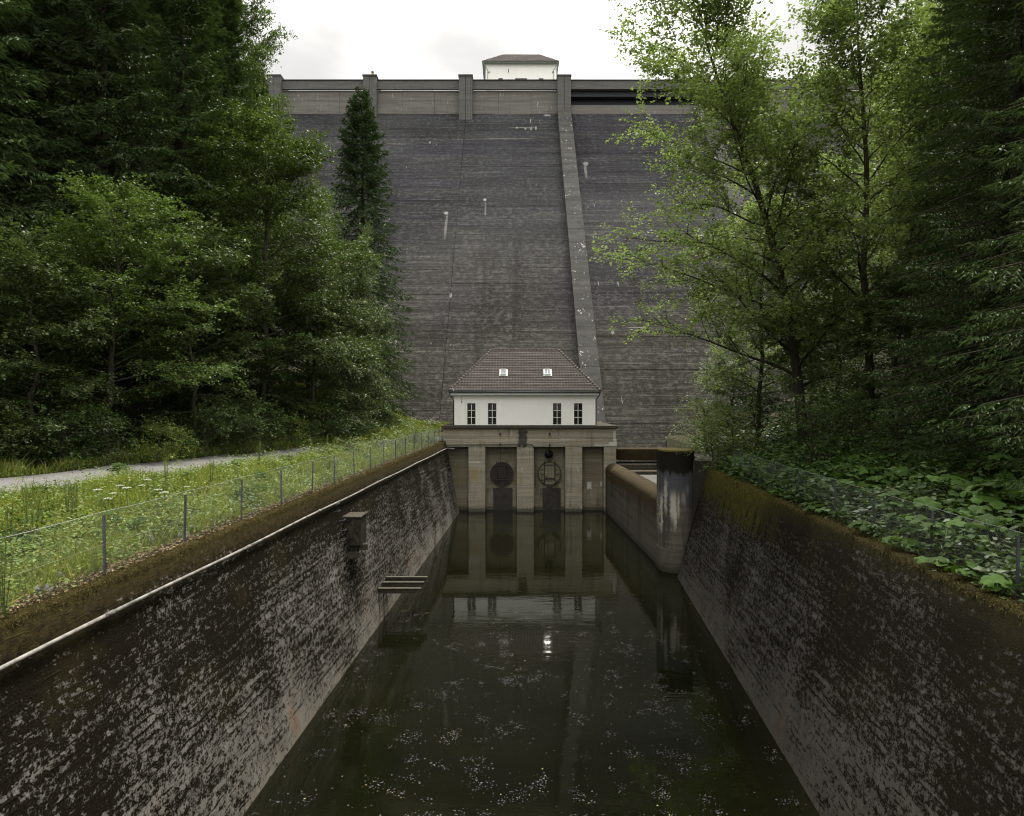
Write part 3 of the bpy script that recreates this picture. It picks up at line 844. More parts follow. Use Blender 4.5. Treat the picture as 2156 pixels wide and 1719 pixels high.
def sweep(prof, d0, d1, n, wob=0.0):
    V, F = [], []; m = len(prof)
    for i in range(n + 1):
        d = lerp(d0, d1, i / n)
        for x, z in prof: V.append((low_x(d) + x, d, z + (wob * (math.sin(d * 4.1) + math.sin(d * 7.3 + x * 3)) if wob else 0)))
    for i in range(n):
        for j in range(m - 1): F.append((i * m + j, i * m + j + 1, (i + 1) * m + j + 1, (i + 1) * m + j))
    return V, F
V, F = sweep(prof, 39.0, 60.0, n)
link('wall_body', raw_mesh('wall_body', V, F, mat_training(), True), LW)
nm = 9000
d = rng.uniform(38.5, 59.9, nm); ang = rng.uniform(0, math.pi * .75, nm) ** 1
x = np.array([low_x(v) for v in d]) + th / 2 - th / 2 * np.cos(ang); z = zt - .56 + .55 * np.sin(ang)
lowr = rng.uniform(0, 1, nm) < .35
z = np.where(lowr, zt - .7 - rng.exponential(.3, nm), z); x = np.where(lowr, np.array([low_x(v) for v in d]) - .01, x)
nrm = np.stack([np.where(lowr, -1, -np.cos(ang)), np.zeros(nm), np.where(lowr, 0, np.sin(ang))], 1)
o = link('moss_tufts', blade_mesh('moss_tufts', np.stack([x, d, z], 1), nrm * .035 + np.stack([np.zeros(nm), np.zeros(nm), -rng.uniform(0, .05, nm)], 1), rnd_dirs(nm) * .016, M['omoss']), LW)
o['kind'] = 'stuff'

PR = empty('round_pier', (9.2, 38.6, 0), 'tall round-nosed dark concrete pier with white lime runs at the end of the low wall', 'pier')
def mat_pier():
    k = NT('pier_concrete'); p = k.pos(); o = k.sep(p)
    runs = k.noise(k.scale(p, (2.4, 2.4, 0.22)), 1, 5, 0.65, 0.3)
    fine = k.noise(p, 6, 5, 0.7)
    boards = k.noise(k.scale(p, (0.2, 0.2, 4.5)), 1, 4, 0.6)
    c = k.mix(k.mr(boards, .3, .7), (.078, .068, .052), (.115, .102, .080))
    c = k.mix(k.math('MULTIPLY', k.mr(runs, .45, .6), .7), c, (.034, .034, .037))
    g = k.mr(k.math('ADD', o[2], k.math('MULTIPLY', fine, .8)), 3.9, 4.6)
    c = k.mix(k.math('MULTIPLY', g, k.mr(runs, .35, .6, .35, .9)), c, (.056, .060, .068))
    up = k.mr(k.math('ADD', o[2], k.math('MULTIPLY', runs, 1.3)), 6.1, 6.45)
    c = k.mix(up, c, (.010, .009, .006))
    for (x0, za, zb, w, a) in ((9.05, 2.7, 4.5, .22, .9), (9.15, 2.2, 3.7, .12, .8), (9.32, 2.8, 4.4, .08, .8), (8.52, 1.9, 4.4, .06, .9), (8.68, 3.0, 5.2, .10, .7), (9.6, 3.6, 4.5, .18, .5), (9.85, 4.1, 4.8, .12, .5)):
        dx = k.math('DIVIDE', k.math('SUBTRACT', k.math('ADD', o[0], k.math('MULTIPLY', k.math('SUBTRACT', fine, .5), .25)), x0), w)
        mx = k.mr(k.math('ABSOLUTE', dx), 1.0, .35)
        mz = k.math('MULTIPLY', k.mr(k.math('SUBTRACT', o[2], k.math('MULTIPLY', runs, .8)), za - .4, za + .4), k.mr(o[2], zb + .3, zb - .5))
        c = k.mix(k.math('MULTIPLY', k.math('MULTIPLY', mx, mz), a), c, (.36, .335, .28))
    return k.done(k.bsdf(c, .9, k.bump(k.math('ADD', fine, boards), .6, .04), .1))
def stadium(cx, cy, r, ln, z0, z1, n=28):
    m = MB()
    base = [(cx - r * math.cos(math.pi * k / n), cy - r * math.sin(math.pi * k / n)) for k in range(n + 1)] + [(cx + r, cy + ln), (cx - r, cy + ln)]
    m.face([(x, y, z1) for x, y in base])
    N = len(base)
    for k in range(N):
        a, b = base[k], base[(k + 1) % N]
        m.face([(a[0], a[1], z0), (b[0], b[1], z0), (b[0], b[1], z1), (a[0], a[1], z1)])
    return m
pz = oz(953, 38.2)
stadium(9.45, 39.25, .98, .8, 1.3, pz).build('shaft', mat_pier(), PR)
stadium(9.45, 39.25, 1.04, .8, -1.2, 1.3).build('plinth', M['low'], PR, bevel=.03)
MB().hexa([(9.6, 39.0, -1.2), (11.6, 38.2, -1.2), (12.5, 44, -1.2), (9.6, 44, -1.2), (9.6, 39.0, pz - .5), (12.2, 37.6, pz - .5), (13.5, 44, pz - .5), (9.6, 44, pz - .5)]).build('abutment', M['wet'], PR)
stadium(9.45, 39.25, 1.01, .83, pz + .003, pz + .09).build('moss_cap', M['gmoss'], PR)

# beam and steps behind the low wall at the dam foot
SB = empty('spillway_beam', (12, 62, 3.3), 'brown mossy concrete beam with steps at the dam foot behind the low wall', 'beam')
MB().box(ox(1299, 62) + .1, 17, 62, 64.2, oz(970, 62), oz(946, 62)).build('beam', M['beam'], SB, bevel=.05)
for i, (a, b, dd) in enumerate(((978, 989, 61.0), (993, 1000, 59.6))):
    MB().box(ox(1299, 62) + .1, 17, dd, dd + 3, oz(b, dd) - .2, oz(a, dd)).build('step', M['lip'], SB, bevel=.03)
MB().box(16.2, 18.5, 40, 69, 0, 5.6).build('side_wall', M['lip'], SB)

# ------------------------------------------------------------------ house on the outlet block
def tiled_slope(el, er, rl, rr, rows, nrm_up=.05, tile=.27):
    """rows of overlapping pantiles between eave el-er and ridge rl-rr -> V, F (quads)"""
    el, er, rl, rr = map(np.array, (el, er, rl, rr))
    nrm = np.cross(er - el, rl - el); nrm = nrm / np.linalg.norm(nrm)
    if nrm[2] < 0: nrm = -nrm
    wid = np.linalg.norm(er - el)
    V, F = [], []
    for i in range(rows):
        v0, v1 = i / rows, (i + 1.12) / rows
        v1 = min(v1, 1.0)
        a0, b0, a1, b1 = el + (rl - el) * v0, er + (rr - er) * v0, el + (rl - el) * v1, er + (rr - er) * v1
        u = (er - el) / wid
        s0, s1 = np.dot(a0 - el, u), np.dot(b0 - el, u)
        t0, t1 = np.dot(a1 - el, u), np.dot(b1 - el, u)
        n = max(2, int((s1 - s0) / (tile / 4)))
        ss = np.linspace(s0, s1, n + 1)
        tt = np.clip(ss, t0, t1) if i < rows - 1 else np.linspace(t0, t1, n + 1)
        off = a0 - el - u * s0; off1 = a1 - el - u * t0
        ph = (i % 2) * 0.0
        w0 = .028 * np.maximum(-.4, np.sin(2 * np.pi * ss / tile + ph)); w1 = .028 * np.maximum(-.4, np.sin(2 * np.pi * tt / tile + ph))
        lift = nrm_up + .010 * np.sin(ss * 1.3 + i * 2.1)
        lo = el + u * ss[:, None] + off + nrm * (w0 + lift)[:, None]
        hi = el + u * tt[:, None] + off1 + nrm * (w1 + .012)[:, None]
        fo = lo - nrm * .045
        b = len(V)
        V += list(fo) + list(lo) + list(hi)
        m = n + 1
        for j in range(n):
            F.append((b + j, b + j + 1, b + m + j + 1, b + m + j))
            F.append((b + m + j, b + m + j + 1, b + 2 * m + j + 1, b + 2 * m + j))
    return np.array(V), np.array(F)

def ridge_caps(a, b, r, ln):
    a, b = Vector(a), Vector(b); m = MB(); n = int((b - a).length / ln)
    t = (b - a) / n
    for i in range(n):
        p = a + t * i
        m.tube([p, p + t * 1.08], [r * 1.12, r * .92], 8)
    return m

def wall_open(x0, x1, z0, z1, y, th, holes):
    """front wall at depth y, thickness th, with rectangular holes [(x0,x1,z0,z1)] and reveals"""
    xs = sorted({x0, x1, *[h[0] for h in holes], *[h[1] for h in holes]})
    zs = sorted({z0, z1, *[h[2] for h in holes], *[h[3] for h in holes]})
    m = MB()
    for i in range(len(xs) - 1):
        for j in range(len(zs) - 1):
            xm, zm = (xs[i] + xs[i + 1]) / 2, (zs[j] + zs[j + 1]) / 2
            if any(h[0] < xm < h[1] and h[2] < zm < h[3] for h in holes): continue
            m.face([(xs[i], y, zs[j]), (xs[i + 1], y, zs[j]), (xs[i + 1], y, zs[j + 1]), (xs[i], y, zs[j + 1])])
    for (a, b, c, d) in holes:
        m.face([(a, y, c), (a, y + th, c), (a, y + th, d), (a, y, d)]); m.face([(b, y, c), (b, y, d), (b, y + th, d), (b, y + th, c)])
        m.face([(a, y, d), (a, y + th, d), (b, y + th, d), (b, y, d)]); m.face([(a, y, c), (b, y, c), (b, y + th, c), (a, y + th, c)])
    return m

def full(px): return px / 1.1596
HD = 61.5
HX = lambda p: ox(full(p), HD)
HZ = lambda p: oz(full(p), HD)
HS = empty('white_house', (1.3, 66, dz1), 'white rendered house with hipped brown tiled roof standing on the outlet block', 'house')
hx0, hx1, hz0, hz1 = HX(1109.2), HX(1453.7), dz1 - .02, HZ(966)
hback = HD + 9.0
wins = [(HX(a), HX(b), HZ(1036.8), HZ(985.1)) for a, b in ((1140.8, 1160.9), (1191.4, 1211.9), (1350.2, 1370.5), (1401.5, 1421.9))]
m = wall_open(hx0, hx1, hz0, hz1, HD, .22, wins)
m.face([(hx0, HD, hz0), (hx0, HD, hz1), (hx0, hback, hz1), (hx0, hback, hz0)])
m.face([(hx1, HD, hz0), (hx1, hback, hz0), (hx1, hback, hz1), (hx1, HD, hz1)])
m.face([(hx0, hback, hz0), (hx0, hback, hz1), (hx1, hback, hz1), (hx1, hback, hz0)])
m.build('wall', M['white'], HS)
MB().box(hx0 + .05, hx1 - .05, HD + .9, HD + 1.0, hz0 + .01, hz1 - .01).build('inner_wall', M['core'], HS)
for (a, b, c, d) in wins:
    f = MB()
    y = HD + .15
    f.box(a, a + .045, y, y + .07, c, d).box(b - .045, b, y, y + .07, c, d).box(a + .046, b - .046, y, y + .07, d - .045, d).box(a + .046, b - .046, y, y + .07, c, c + .045)
    fo = f.build('window', M['dpost'], HS)
    xm = (a + b) / 2
    MB().box(xm - .022, xm + .022, y - .01, y + .05, c + .046, d - .046).build('glazing_bar', M['frame'], fo)
    for k in (1, 2):
        zz = lerp(c, d, k / 3)
        MB().box(a + .046, b - .046, y - .014, y + .046, zz - .02, zz + .02).build('glazing_bar', M['frame'], fo)
    for k in range(3):
        za, zb = lerp(c, d, k / 3) + .022, lerp(c, d, (k + 1) / 3) - .022
        for xa, xb in ((a + .046, xm - .023), (xm + .023, b - .046)):
            t = rng.uniform(-.006, .006)
            MB().face([(xa, y + .03 + t, za), (xb, y + .03 - t, za), (xb, y + .03 - t, zb), (xa, y + .03 + t, zb)]).build('pane', M['glass'], fo)
    MB().box(a - .03, b + .03, HD - .05, HD + .1, c - .05, c - .003).build('window_sill', M['trim'], HS)
# eaves, gutter, roof
ex0, ex1 = ox(full(1096), HD - .6), ox(full(1466.5), HD - .6)
ez = oz(full(955), HD - .6)
MB().box(ex0 + .12, ex1 - .12, HD - .45, hback + .45, hz1 + .002, ez - .10).build('eaves_box', M['trim'], HS, bevel=.03)
gt = MB()
for (p, q) in (((ex0, HD - .58), (ex1, HD - .58)), ((ex0, HD - .58), (ex0, hback + .5)), ((ex1, HD - .58), (ex1, hback + .5))):
    gt.tube([(p[0], p[1], ez - .07), (q[0], q[1], ez - .07)], .085, 8)
gt.build('gutter', M['zinc'], HS, True)
MB().tube([(ex0 + .05, HD - .5, ez - .1), (ex0 + .08, HD - .3, ez - .35), (hx0 - .07, HD + .12, ez - .85), (hx0 - .07, HD + .12, hz0)], .05, 8).build('downpipe', M['zinc'], HS, True)
MB().tube([(ex1 - .05, HD - .5, ez - .1), (ex1 - .08, HD - .3, ez - .35), (hx1 + .07, HD + .12, ez - .8), (hx1 + .07, HD + .12, hz0)], .05, 8).build('downpipe', M['zinc'], HS, True)
yb0, yb1, yr = HD - .6, hback + .6, (HD + hback) / 2
rz = oz(full(855), yr); rx0, rx1 = ox(full(1199), yr), ox(full(1364), yr)
cor = [(ex0, yb0, ez), (ex1, yb0, ez), (ex1, yb1, ez), (ex0, yb1, ez)]
rl, rr_ = (rx0, yr, rz), (rx1, yr, rz)
body = MB()
body.face([cor[0], cor[1], rr_, rl]); body.face([cor[1], cor[2], rr_]); body.face([cor[2], cor[3], rl, rr_]); body.face([cor[3], cor[0], rl])
body.face(cor[::-1])
RF = body.build('roof', M['core'], HS)
for i, (a, b, c, d) in enumerate(((cor[0], cor[1], rl, rr_), (cor[1], cor[2], rr_, rr_), (cor[3], cor[0], rl, rl))):
    V, F = tiled_slope(a, b, c, d, 17)
    o = link('roof_tiles', raw_mesh('roof_tiles', V, F, M['tiles']), RF); o['kind'] = 'stuff'
caps = MB()
for a, b in ((cor[0], rl), (cor[1], rr_), (cor[2], rr_), (cor[3], rl), (rl, rr_)):
    c = ridge_caps(a, b, .12, .36); base = len(caps.v); caps.v += c.v; caps.f += [tuple(base + i for i in f) for f in c.f]
o = caps.build('ridge_caps', M['ridge'], RF, True); o['kind'] = 'stuff'
def roof_y(z): return lerp(yb0, yr, (z - ez) / (rz - ez))
sl = Vector((0, yr - yb0, rz - ez)).normalized(); sn = Vector((0, -sl.z, sl.y))
for k, pxs in enumerate(((1221.2, 1236.8), (1328.4, 1344.4))):
    zc = CAMZ - (full(911.5) - HY) * 63.1 / FPX
    p = Vector((ox(full(sum(pxs) / 2), roof_y(zc)), roof_y(zc), zc)) + sn * .10
    hw, hh = .27, .42
    fr = MB()
    def slab(m, x0, x1, v0, v1, n0, n1):
        m.hexa([tuple(p + Vector((x, 0, 0)) + sl * v + sn * nn) for nn in (n0, n1) for (x, v) in ((x0, v0), (x1, v0), (x1, v1), (x0, v1))]); return m
    slab(fr, -hw, hw, -hh, -hh + .06, 0, .08); slab(fr, -hw, hw, hh - .06, hh, 0, .08)
    slab(fr, -hw, -hw + .05, -hh + .061, hh - .061, 0, .08); slab(fr, hw - .05, hw, -hh + .061, hh - .061, 0, .08)
    if k: slab(fr, -.015, .015, -hh + .061, hh - .061, .032, .06)
    so = fr.build('skylight', M['trim'], HS)
    so['label'] = 'skylight with a divided pane' if k else 'skylight with a plain pane'
    slab(MB(), -hw + .051, hw - .051, -hh + .061, hh - .061, .01, .03).build('pane', M['skyglass'], so)
    slab(MB(), -hw - .1, hw + .14, -hh - .14, hh + .05, -.05, -.002).build('flashing', M['copper'], so)
MB().box(HX(1127.6) - .015, HX(1127.6) + .015, HD - .05, HD - .003, HZ(980), HZ(968)).build('lamp_rod', M['iron'], HS)
MB().tube([(HX(1127.6), HD - .06, HZ(980)), (HX(1127.6), HD - .06, HZ(983))], [.03, .06], 8).build('lamp_bell', M['iron'], HS)

# ------------------------------------------------------------------ the dam
DAM = empty('concrete_dam', (0, 100, 0), 'tall grey concrete gravity dam closing the valley', 'dam')
JX = [-74, -57.5, -41.0, -24.5, -8.0, 9.0, 33.1, 50, 67, 84, 100]
ZP = oz(168, 118.5)      # parapet top
ZPB = oz(188, 118.5)
SPILL = (9.0, 33.1)
for i in range(len(JX) - 1):
    a, b = JX[i], JX[i + 1]
    sp = a == SPILL[0]
    zt_ = oz(222, 119) if sp else Z_S
    # core
    zc0, zc1 = -1, Z_S - .35
    yo = .30
    MB().hexa([(a, dface(zc0) + yo, zc0), (b, dface(zc0) + yo, zc0), (b, 128, zc0), (a, 128, zc0),
               (a, dface(min(zc1, Z_S)) + yo, zc1), (b, dface(min(zc1, Z_S)) + yo, zc1), (b, 128, zc1), (a, 128, zc1)]).build('core', M['core'], DAM)
    # lifts of mass concrete
    z = zt_ if not sp else Z_S
    zs = [z]
    r = random.Random(40 + i)
    while z > 0:
        z -= r.choice((1.7, 2.1, 2.4, 2.6, 1.9)); zs.append(max(z, -.8))
    for za, zb in zip(zs[1:], zs[:-1]):
        g = .008; pr = r.uniform(-.02, .02); n_ = Vector((0, -1, BAT)).normalized()
        def fp(x, z, out): 
            q = Vector((x, dface(z), z)) + n_ * out
            return tuple(q)
        t0, t1 = pr, -.32
        MB().hexa([fp(a + .03, za + g, t1), fp(b - .03, za + g, t1), fp(b - .03, zb - g, t1), fp(a + .03, zb - g, t1),
                   fp(a + .03, za + g, t0), fp(b - .03, za + g, t0), fp(b - .03, zb - g, t0), fp(a + .03, zb - g, t0)]).build('concrete_lift', M['dam'], DAM)
    if sp:
        MB().box(a, b, D_S + .02, 128, Z_S + .002, zt_).build('crest_sill', M['band'], DAM)
        MB().box(a + 1.15, b - 1.15, D_S + 1.6, D_S + 2.0, oz(222, 120.6) + .003, oz(208, 120.6)).build('spillway_gate', M['navy'], DAM)
        MB().box(a + 1.15, b - 1.15, D_S + .3, D_S + .9, oz(204, 119.3), ZPB - .003).build('bridge_girder', M['navy'], DAM)
        MB().box(a + 1.15, b - 1.15, D_S + 4.6, D_S + 5.2, ZPB - 1.4, ZPB - .003).build('bridge_girder', M['navy'], DAM)
        MB().box(a, b, D_S + .1, D_S + 5.6, ZPB - .002, ZPB + .45).build('bridge_deck', M['parapet'], DAM)
        for px in np.arange(1235, 1460, 33):
            x = ox(px, 120); MB().box(x - .1, x + .1, D_S + 1.4, D_S + 1.59, oz(208, 120.5), oz(200, 120.5)).build('gate_bracket', M['navy'], DAM)
    else:
        zm = lerp(Z_S, ZPB, .55)
        nx = 3
        for j in range(nx):
            xa, xb = lerp(a, b, j / nx), lerp(a, b, (j + 1) / nx)
            MB().box(xa + .02, xb - .02, D_S + r.uniform(-.02, .02), D_S + 2.5, Z_S + .01, zm - .02).build('crest_panel', M['band'], DAM)
            MB().box(xa + .02, xb - .02, D_S + r.uniform(-.02, .02), D_S + 2.5, zm + .02, ZPB - .01).build('crest_panel', M['band'], DAM)
        MB().box(a, b, D_S + .1, 127, Z_S + .005, ZPB - .02).build('crest_core', M['core'], DAM)
    MB().box(a, b, D_S - .5, D_S - .1, ZPB, ZP - .2).build('parapet', M['parapet'], DAM)
    MB().box(a, b, D_S - .62, D_S + .05, ZP - .198, ZP).build('coping', M['coping'], DAM, bevel=.03)
for x in JX:
    big = x == 9.0
    w = 1.15
    zb = Z_S - 1.6
    m = MB()
    for xa, xb in ((x - w, x - .03), (x + .03, x + w)):
        m.box(xa, xb, D_S - 1.25, D_S + 3, zb, ZP + .25)
    p = m.build('crest_pillar', M['parapet'], DAM)
    MB().box(x - w - .1, x + w + .1, D_S - 1.38, D_S + 3, ZP + .252, ZP + .5).build('cap', M['coping'], p)
    if x in SPILL:     # side wall of the spillway running down the face
        zs = np.linspace(1, Z_S - .2, 24)
        for za, zb_ in zip(zs[:-1], zs[1:]):
            P = []
            for out in (-.3, 1.0):
                for (xx, zz) in ((x - w, za + .015), (x + w, za + .015), (x + w, zb_ - .015), (x - w, zb_ - .015)):
                    P.append((xx, dface(zz) - out * 1.3, zz))
            MB().hexa(P).build('rib_block', M['rib'], DAM)
mk = empty('marker_post', (ox(784, 119), 119, ZP + .5), 'tiny yellow and black marker post on top of a dam pillar', 'post')
mx_, my_ = ox(784, 118.6), 118.6
MB().box(mx_ - .16, mx_ + .16, my_, my_ + .3, ZP + .5, ZP + .85).build('band', M['navy'], mk)
MB().box(mx_ - .16, mx_ + .16, my_, my_ + .3, ZP + .853, ZP + 1.2).build('band', M['yellow'], mk)
MB().box(mx_ - .19, mx_ + .19, my_ - .03, my_ + .33, ZP + 1.203, ZP + 1.5).build('cap', M['navy'], mk)

# crest pavilion
TD = 122.5
CP = empty('crest_pavilion', (ox(1097, 127), 127, ZPB), 'small white gatehouse with hipped dark roof on top of the dam', 'building')
tx0, tx1 = ox(full(1185.5), TD), ox(full(1358.6), TD)
tz1 = oz(full(157), TD)
wn = [(ox(full(a), TD), ox(full(b), TD), oz(full(191.5), TD) - 1.3, oz(full(191.5), TD)) for a, b in ((1216.6, 1227.7), (1257.6, 1286.4), (1315.6, 1326.6))]
m = wall_open(tx0, tx1, ZPB - .5, tz1, TD, .25, wn)
for x in (tx0, tx1): m.face([(x, TD, ZPB - .5), (x, TD, tz1), (x, TD + 9.5, tz1), (x, TD + 9.5, ZPB - .5)])
m.face([(tx0, TD + 9.5, ZPB - .5), (tx0, TD + 9.5, tz1), (tx1, TD + 9.5, tz1), (tx1, TD + 9.5, ZPB - .5)])
m.build('wall', M['white'], CP)
for (a, b, c, d) in wn:
    wf = MB().box(a, b, TD + .12, TD + .16, d - .1, d).box(a, a + .08, TD + .12, TD + .16, c, d - .101).box(b - .08, b, TD + .12, TD + .16, c, d - .101).build('window', M['dpost'], CP)
    MB().face([(a + .08, TD + .15, c), (b - .08, TD + .15, c), (b - .08, TD + .15, d - .1), (a + .08, TD + .15, d - .1)]).build('pane', M['glass'], wf)
te = TD - .75
fx0, fx1, fz = ox(full(1178), te), ox(full(1364.5), te), oz(full(150), te)
MB().box(fx0, fx1, te, TD + 10.2, tz1 + .01, fz - .02).build('eaves_box', M['copper'], CP, bevel=.05)
tyr = TD + 4.7
trz = oz(full(133.5), tyr)
tc = [(fx0 - .05, te - .1, fz), (fx1 + .05, te - .1, fz), (fx1 + .05, TD + 10.3, fz), (fx0 - .05, TD + 10.3, fz)]
trl, trr = (ox(full(1229.6), tyr), tyr, trz), (ox(full(1316.4), tyr), tyr, trz)
bm_ = MB(); bm_.face([tc[0], tc[1], trr, trl]); bm_.face([tc[1], tc[2], trr]); bm_.face([tc[2], tc[3], trl, trr]); bm_.face([tc[3], tc[0], trl]); bm_.face(tc[::-1])
TR = bm_.build('roof', M['core'], CP)
for (a, b, c, d) in ((tc[0], tc[1], trl, trr), (tc[1], tc[2], trr, trr), (tc[3], tc[0], trl, trl)):
    V, F = tiled_slope(a, b, c, d, 16, tile=.3)
    o = link('roof_tiles', raw_mesh('roof_tiles', V, F, M['tiles']), TR); o['kind'] = 'stuff'
MB().box(ox(full(1273), 124.5), ox(full(1281), 124.5), 124.3, 124.6, oz(full(147.5), 124.3), oz(full(145), 124.3) + .1).build('skylight', M['frame'], CP)
for xx in (full(1194), full(1350)):
    MB().tube([(ox(xx, TD), TD - .12, oz(full(177), TD)), (ox(xx, TD), TD - .01, oz(full(177), TD))], .12, 10).build('wall_lamp', M['iron'], CP)
MB().box(ox(full(1241.5), TD) - .05, ox(full(1241.5), TD) + .05, TD - .06, TD - .004, oz(full(177.5), TD), oz(full(169), TD)).build('wall_anchor', M['iron'], CP)
for x in (fx0 + .15, fx1 - .15):
    s = 1 if x < 0 or x < ox(full(1270), TD) else -1
    MB().tube([(x, te - .05, fz - .3), (x + s * .75, TD - .05, fz - 1.2), (x + s * .75, TD - .05, ZPB)], .06, 6).build('downpipe', M['copper'], CP)

# ------------------------------------------------------------------ chain-link fences
def fence(name, label, xt, zt, d_posts, side, off, H, pm, wm, dfirst, dlast, zfun):
    FE = empty(name, (xt(30) + side * off, 25, zt), label, 'fence')
    def fx(d): return xt(d) + side * off
    proto = MB().box(-.025, .025, -.006, .006, 0, H + .03).box(-.006, .006, .007, .05, 0, H + .03)
    me = proto.mesh('post', pm)
    for i, d in enumerate(d_posts):
        o = link('post', me, FE)
        o.location = (fx(d), d, zfun(d) - .15)
        o.rotation_euler = (random.uniform(-.025, .025), random.uniform(-.03, .03), random.uniform(-.1, .1))
    # wires: two families of diagonals plus line wires
    V, F = [], []
    def wire(p, q, r):
        p, q = np.array(p), np.array(q); b = len(V)
        t = unit(q - p); u = unit(np.cross(t, [1, 0, 0.01])); w = np.cross(t, u)
        for c in (p, q):
            for k in range(3):
                a = 2 * math.pi * k / 3
                V.append(c + r * (u * math.cos(a) + w * math.sin(a)))
        for k in range(3): F.append((b + k, b + (k + 1) % 3, b + 3 + (k + 1) % 3, b + 3 + k))
    mesh_h = H - .06
    dd = dfirst
    while dd < dlast:
        for s in (1, -1):
            d0, d1 = (dd, dd + mesh_h) if s > 0 else (dd + mesh_h, dd)
            z0 = zfun(d0); z1 = zfun(d1)
            sag = .03 * math.sin(dd * 2.2)
            wire((fx(d0) + sag * .3, d0, z0 + .02), (fx((d0 + d1) / 2) + sag, (d0 + d1) / 2, (z0 + z1) / 2 + .02 + mesh_h / 2), .0011)
            wire((fx((d0 + d1) / 2) + sag, (d0 + d1) / 2, (z0 + z1) / 2 + .02 + mesh_h / 2), (fx(d1), d1, z1 + .02 + mesh_h), .0011)
        dd += .075
    o = link('wire_mesh', raw_mesh('wire_mesh', V, F, wm), FE); o['kind'] = 'stuff'
    for hh in (mesh_h + .02, mesh_h * .5, .05):
        m = MB()
        pts = []
        for a, b in zip(d_posts[:-1], d_posts[1:]):
            for t in (0, .25, .5, .75):
                d = lerp(a, b, t); pts.append((fx(d), d, zfun(d) + hh - .05 * t * (1 - t) * 2))
        m.tube(pts, (.004 if hh > 1 else .0018), 4); m.build('line_wire', wm, FE)
lp = [9.3, 13.15, 16.1, 19.2, 22.2, 25.2, 28.0, 31.0, 34.0, 37.0, 40.0, 43.0, 46.0, 49.0, 52.0, 55.0, 57.6, 59.3]
fence('chain_link_fence', 'galvanised chain-link fence with slim grey posts along the left bank', lw_top, ZL, [3.5, 6.4] + lp, -1, .30, 1.28, M['galv'], M['wire'], 4.0, 58.0, lambda d: ZL + .02)
rp = [9.6, 12.4, 15.4, 18.2, 21.0, 24.2, 27.5, 30.5, 33.5]
fence('chain_link_fence', 'dark chain-link fence half sunk in big leaves behind the right wall', rw_top, ZR, rp, 1, .62, 1.25, M['dpost'], M['dwire'], 9.6, 33.0, lambda d: ZR + .02)

# ------------------------------------------------------------------ trees
def curve_pts(p0, d0, ln, n, droop, wob, r):
    p = np.array(p0, float); d = unit(np.array(d0, float)); out = [p.copy()]
    st = ln / n
    for i in range(n):
        d = unit(d + np.array([0, 0, -droop]) / n + r.normal(size=3) * wob / n)
        p = p + d * st; out.append(p.copy())
    return np.array(out)

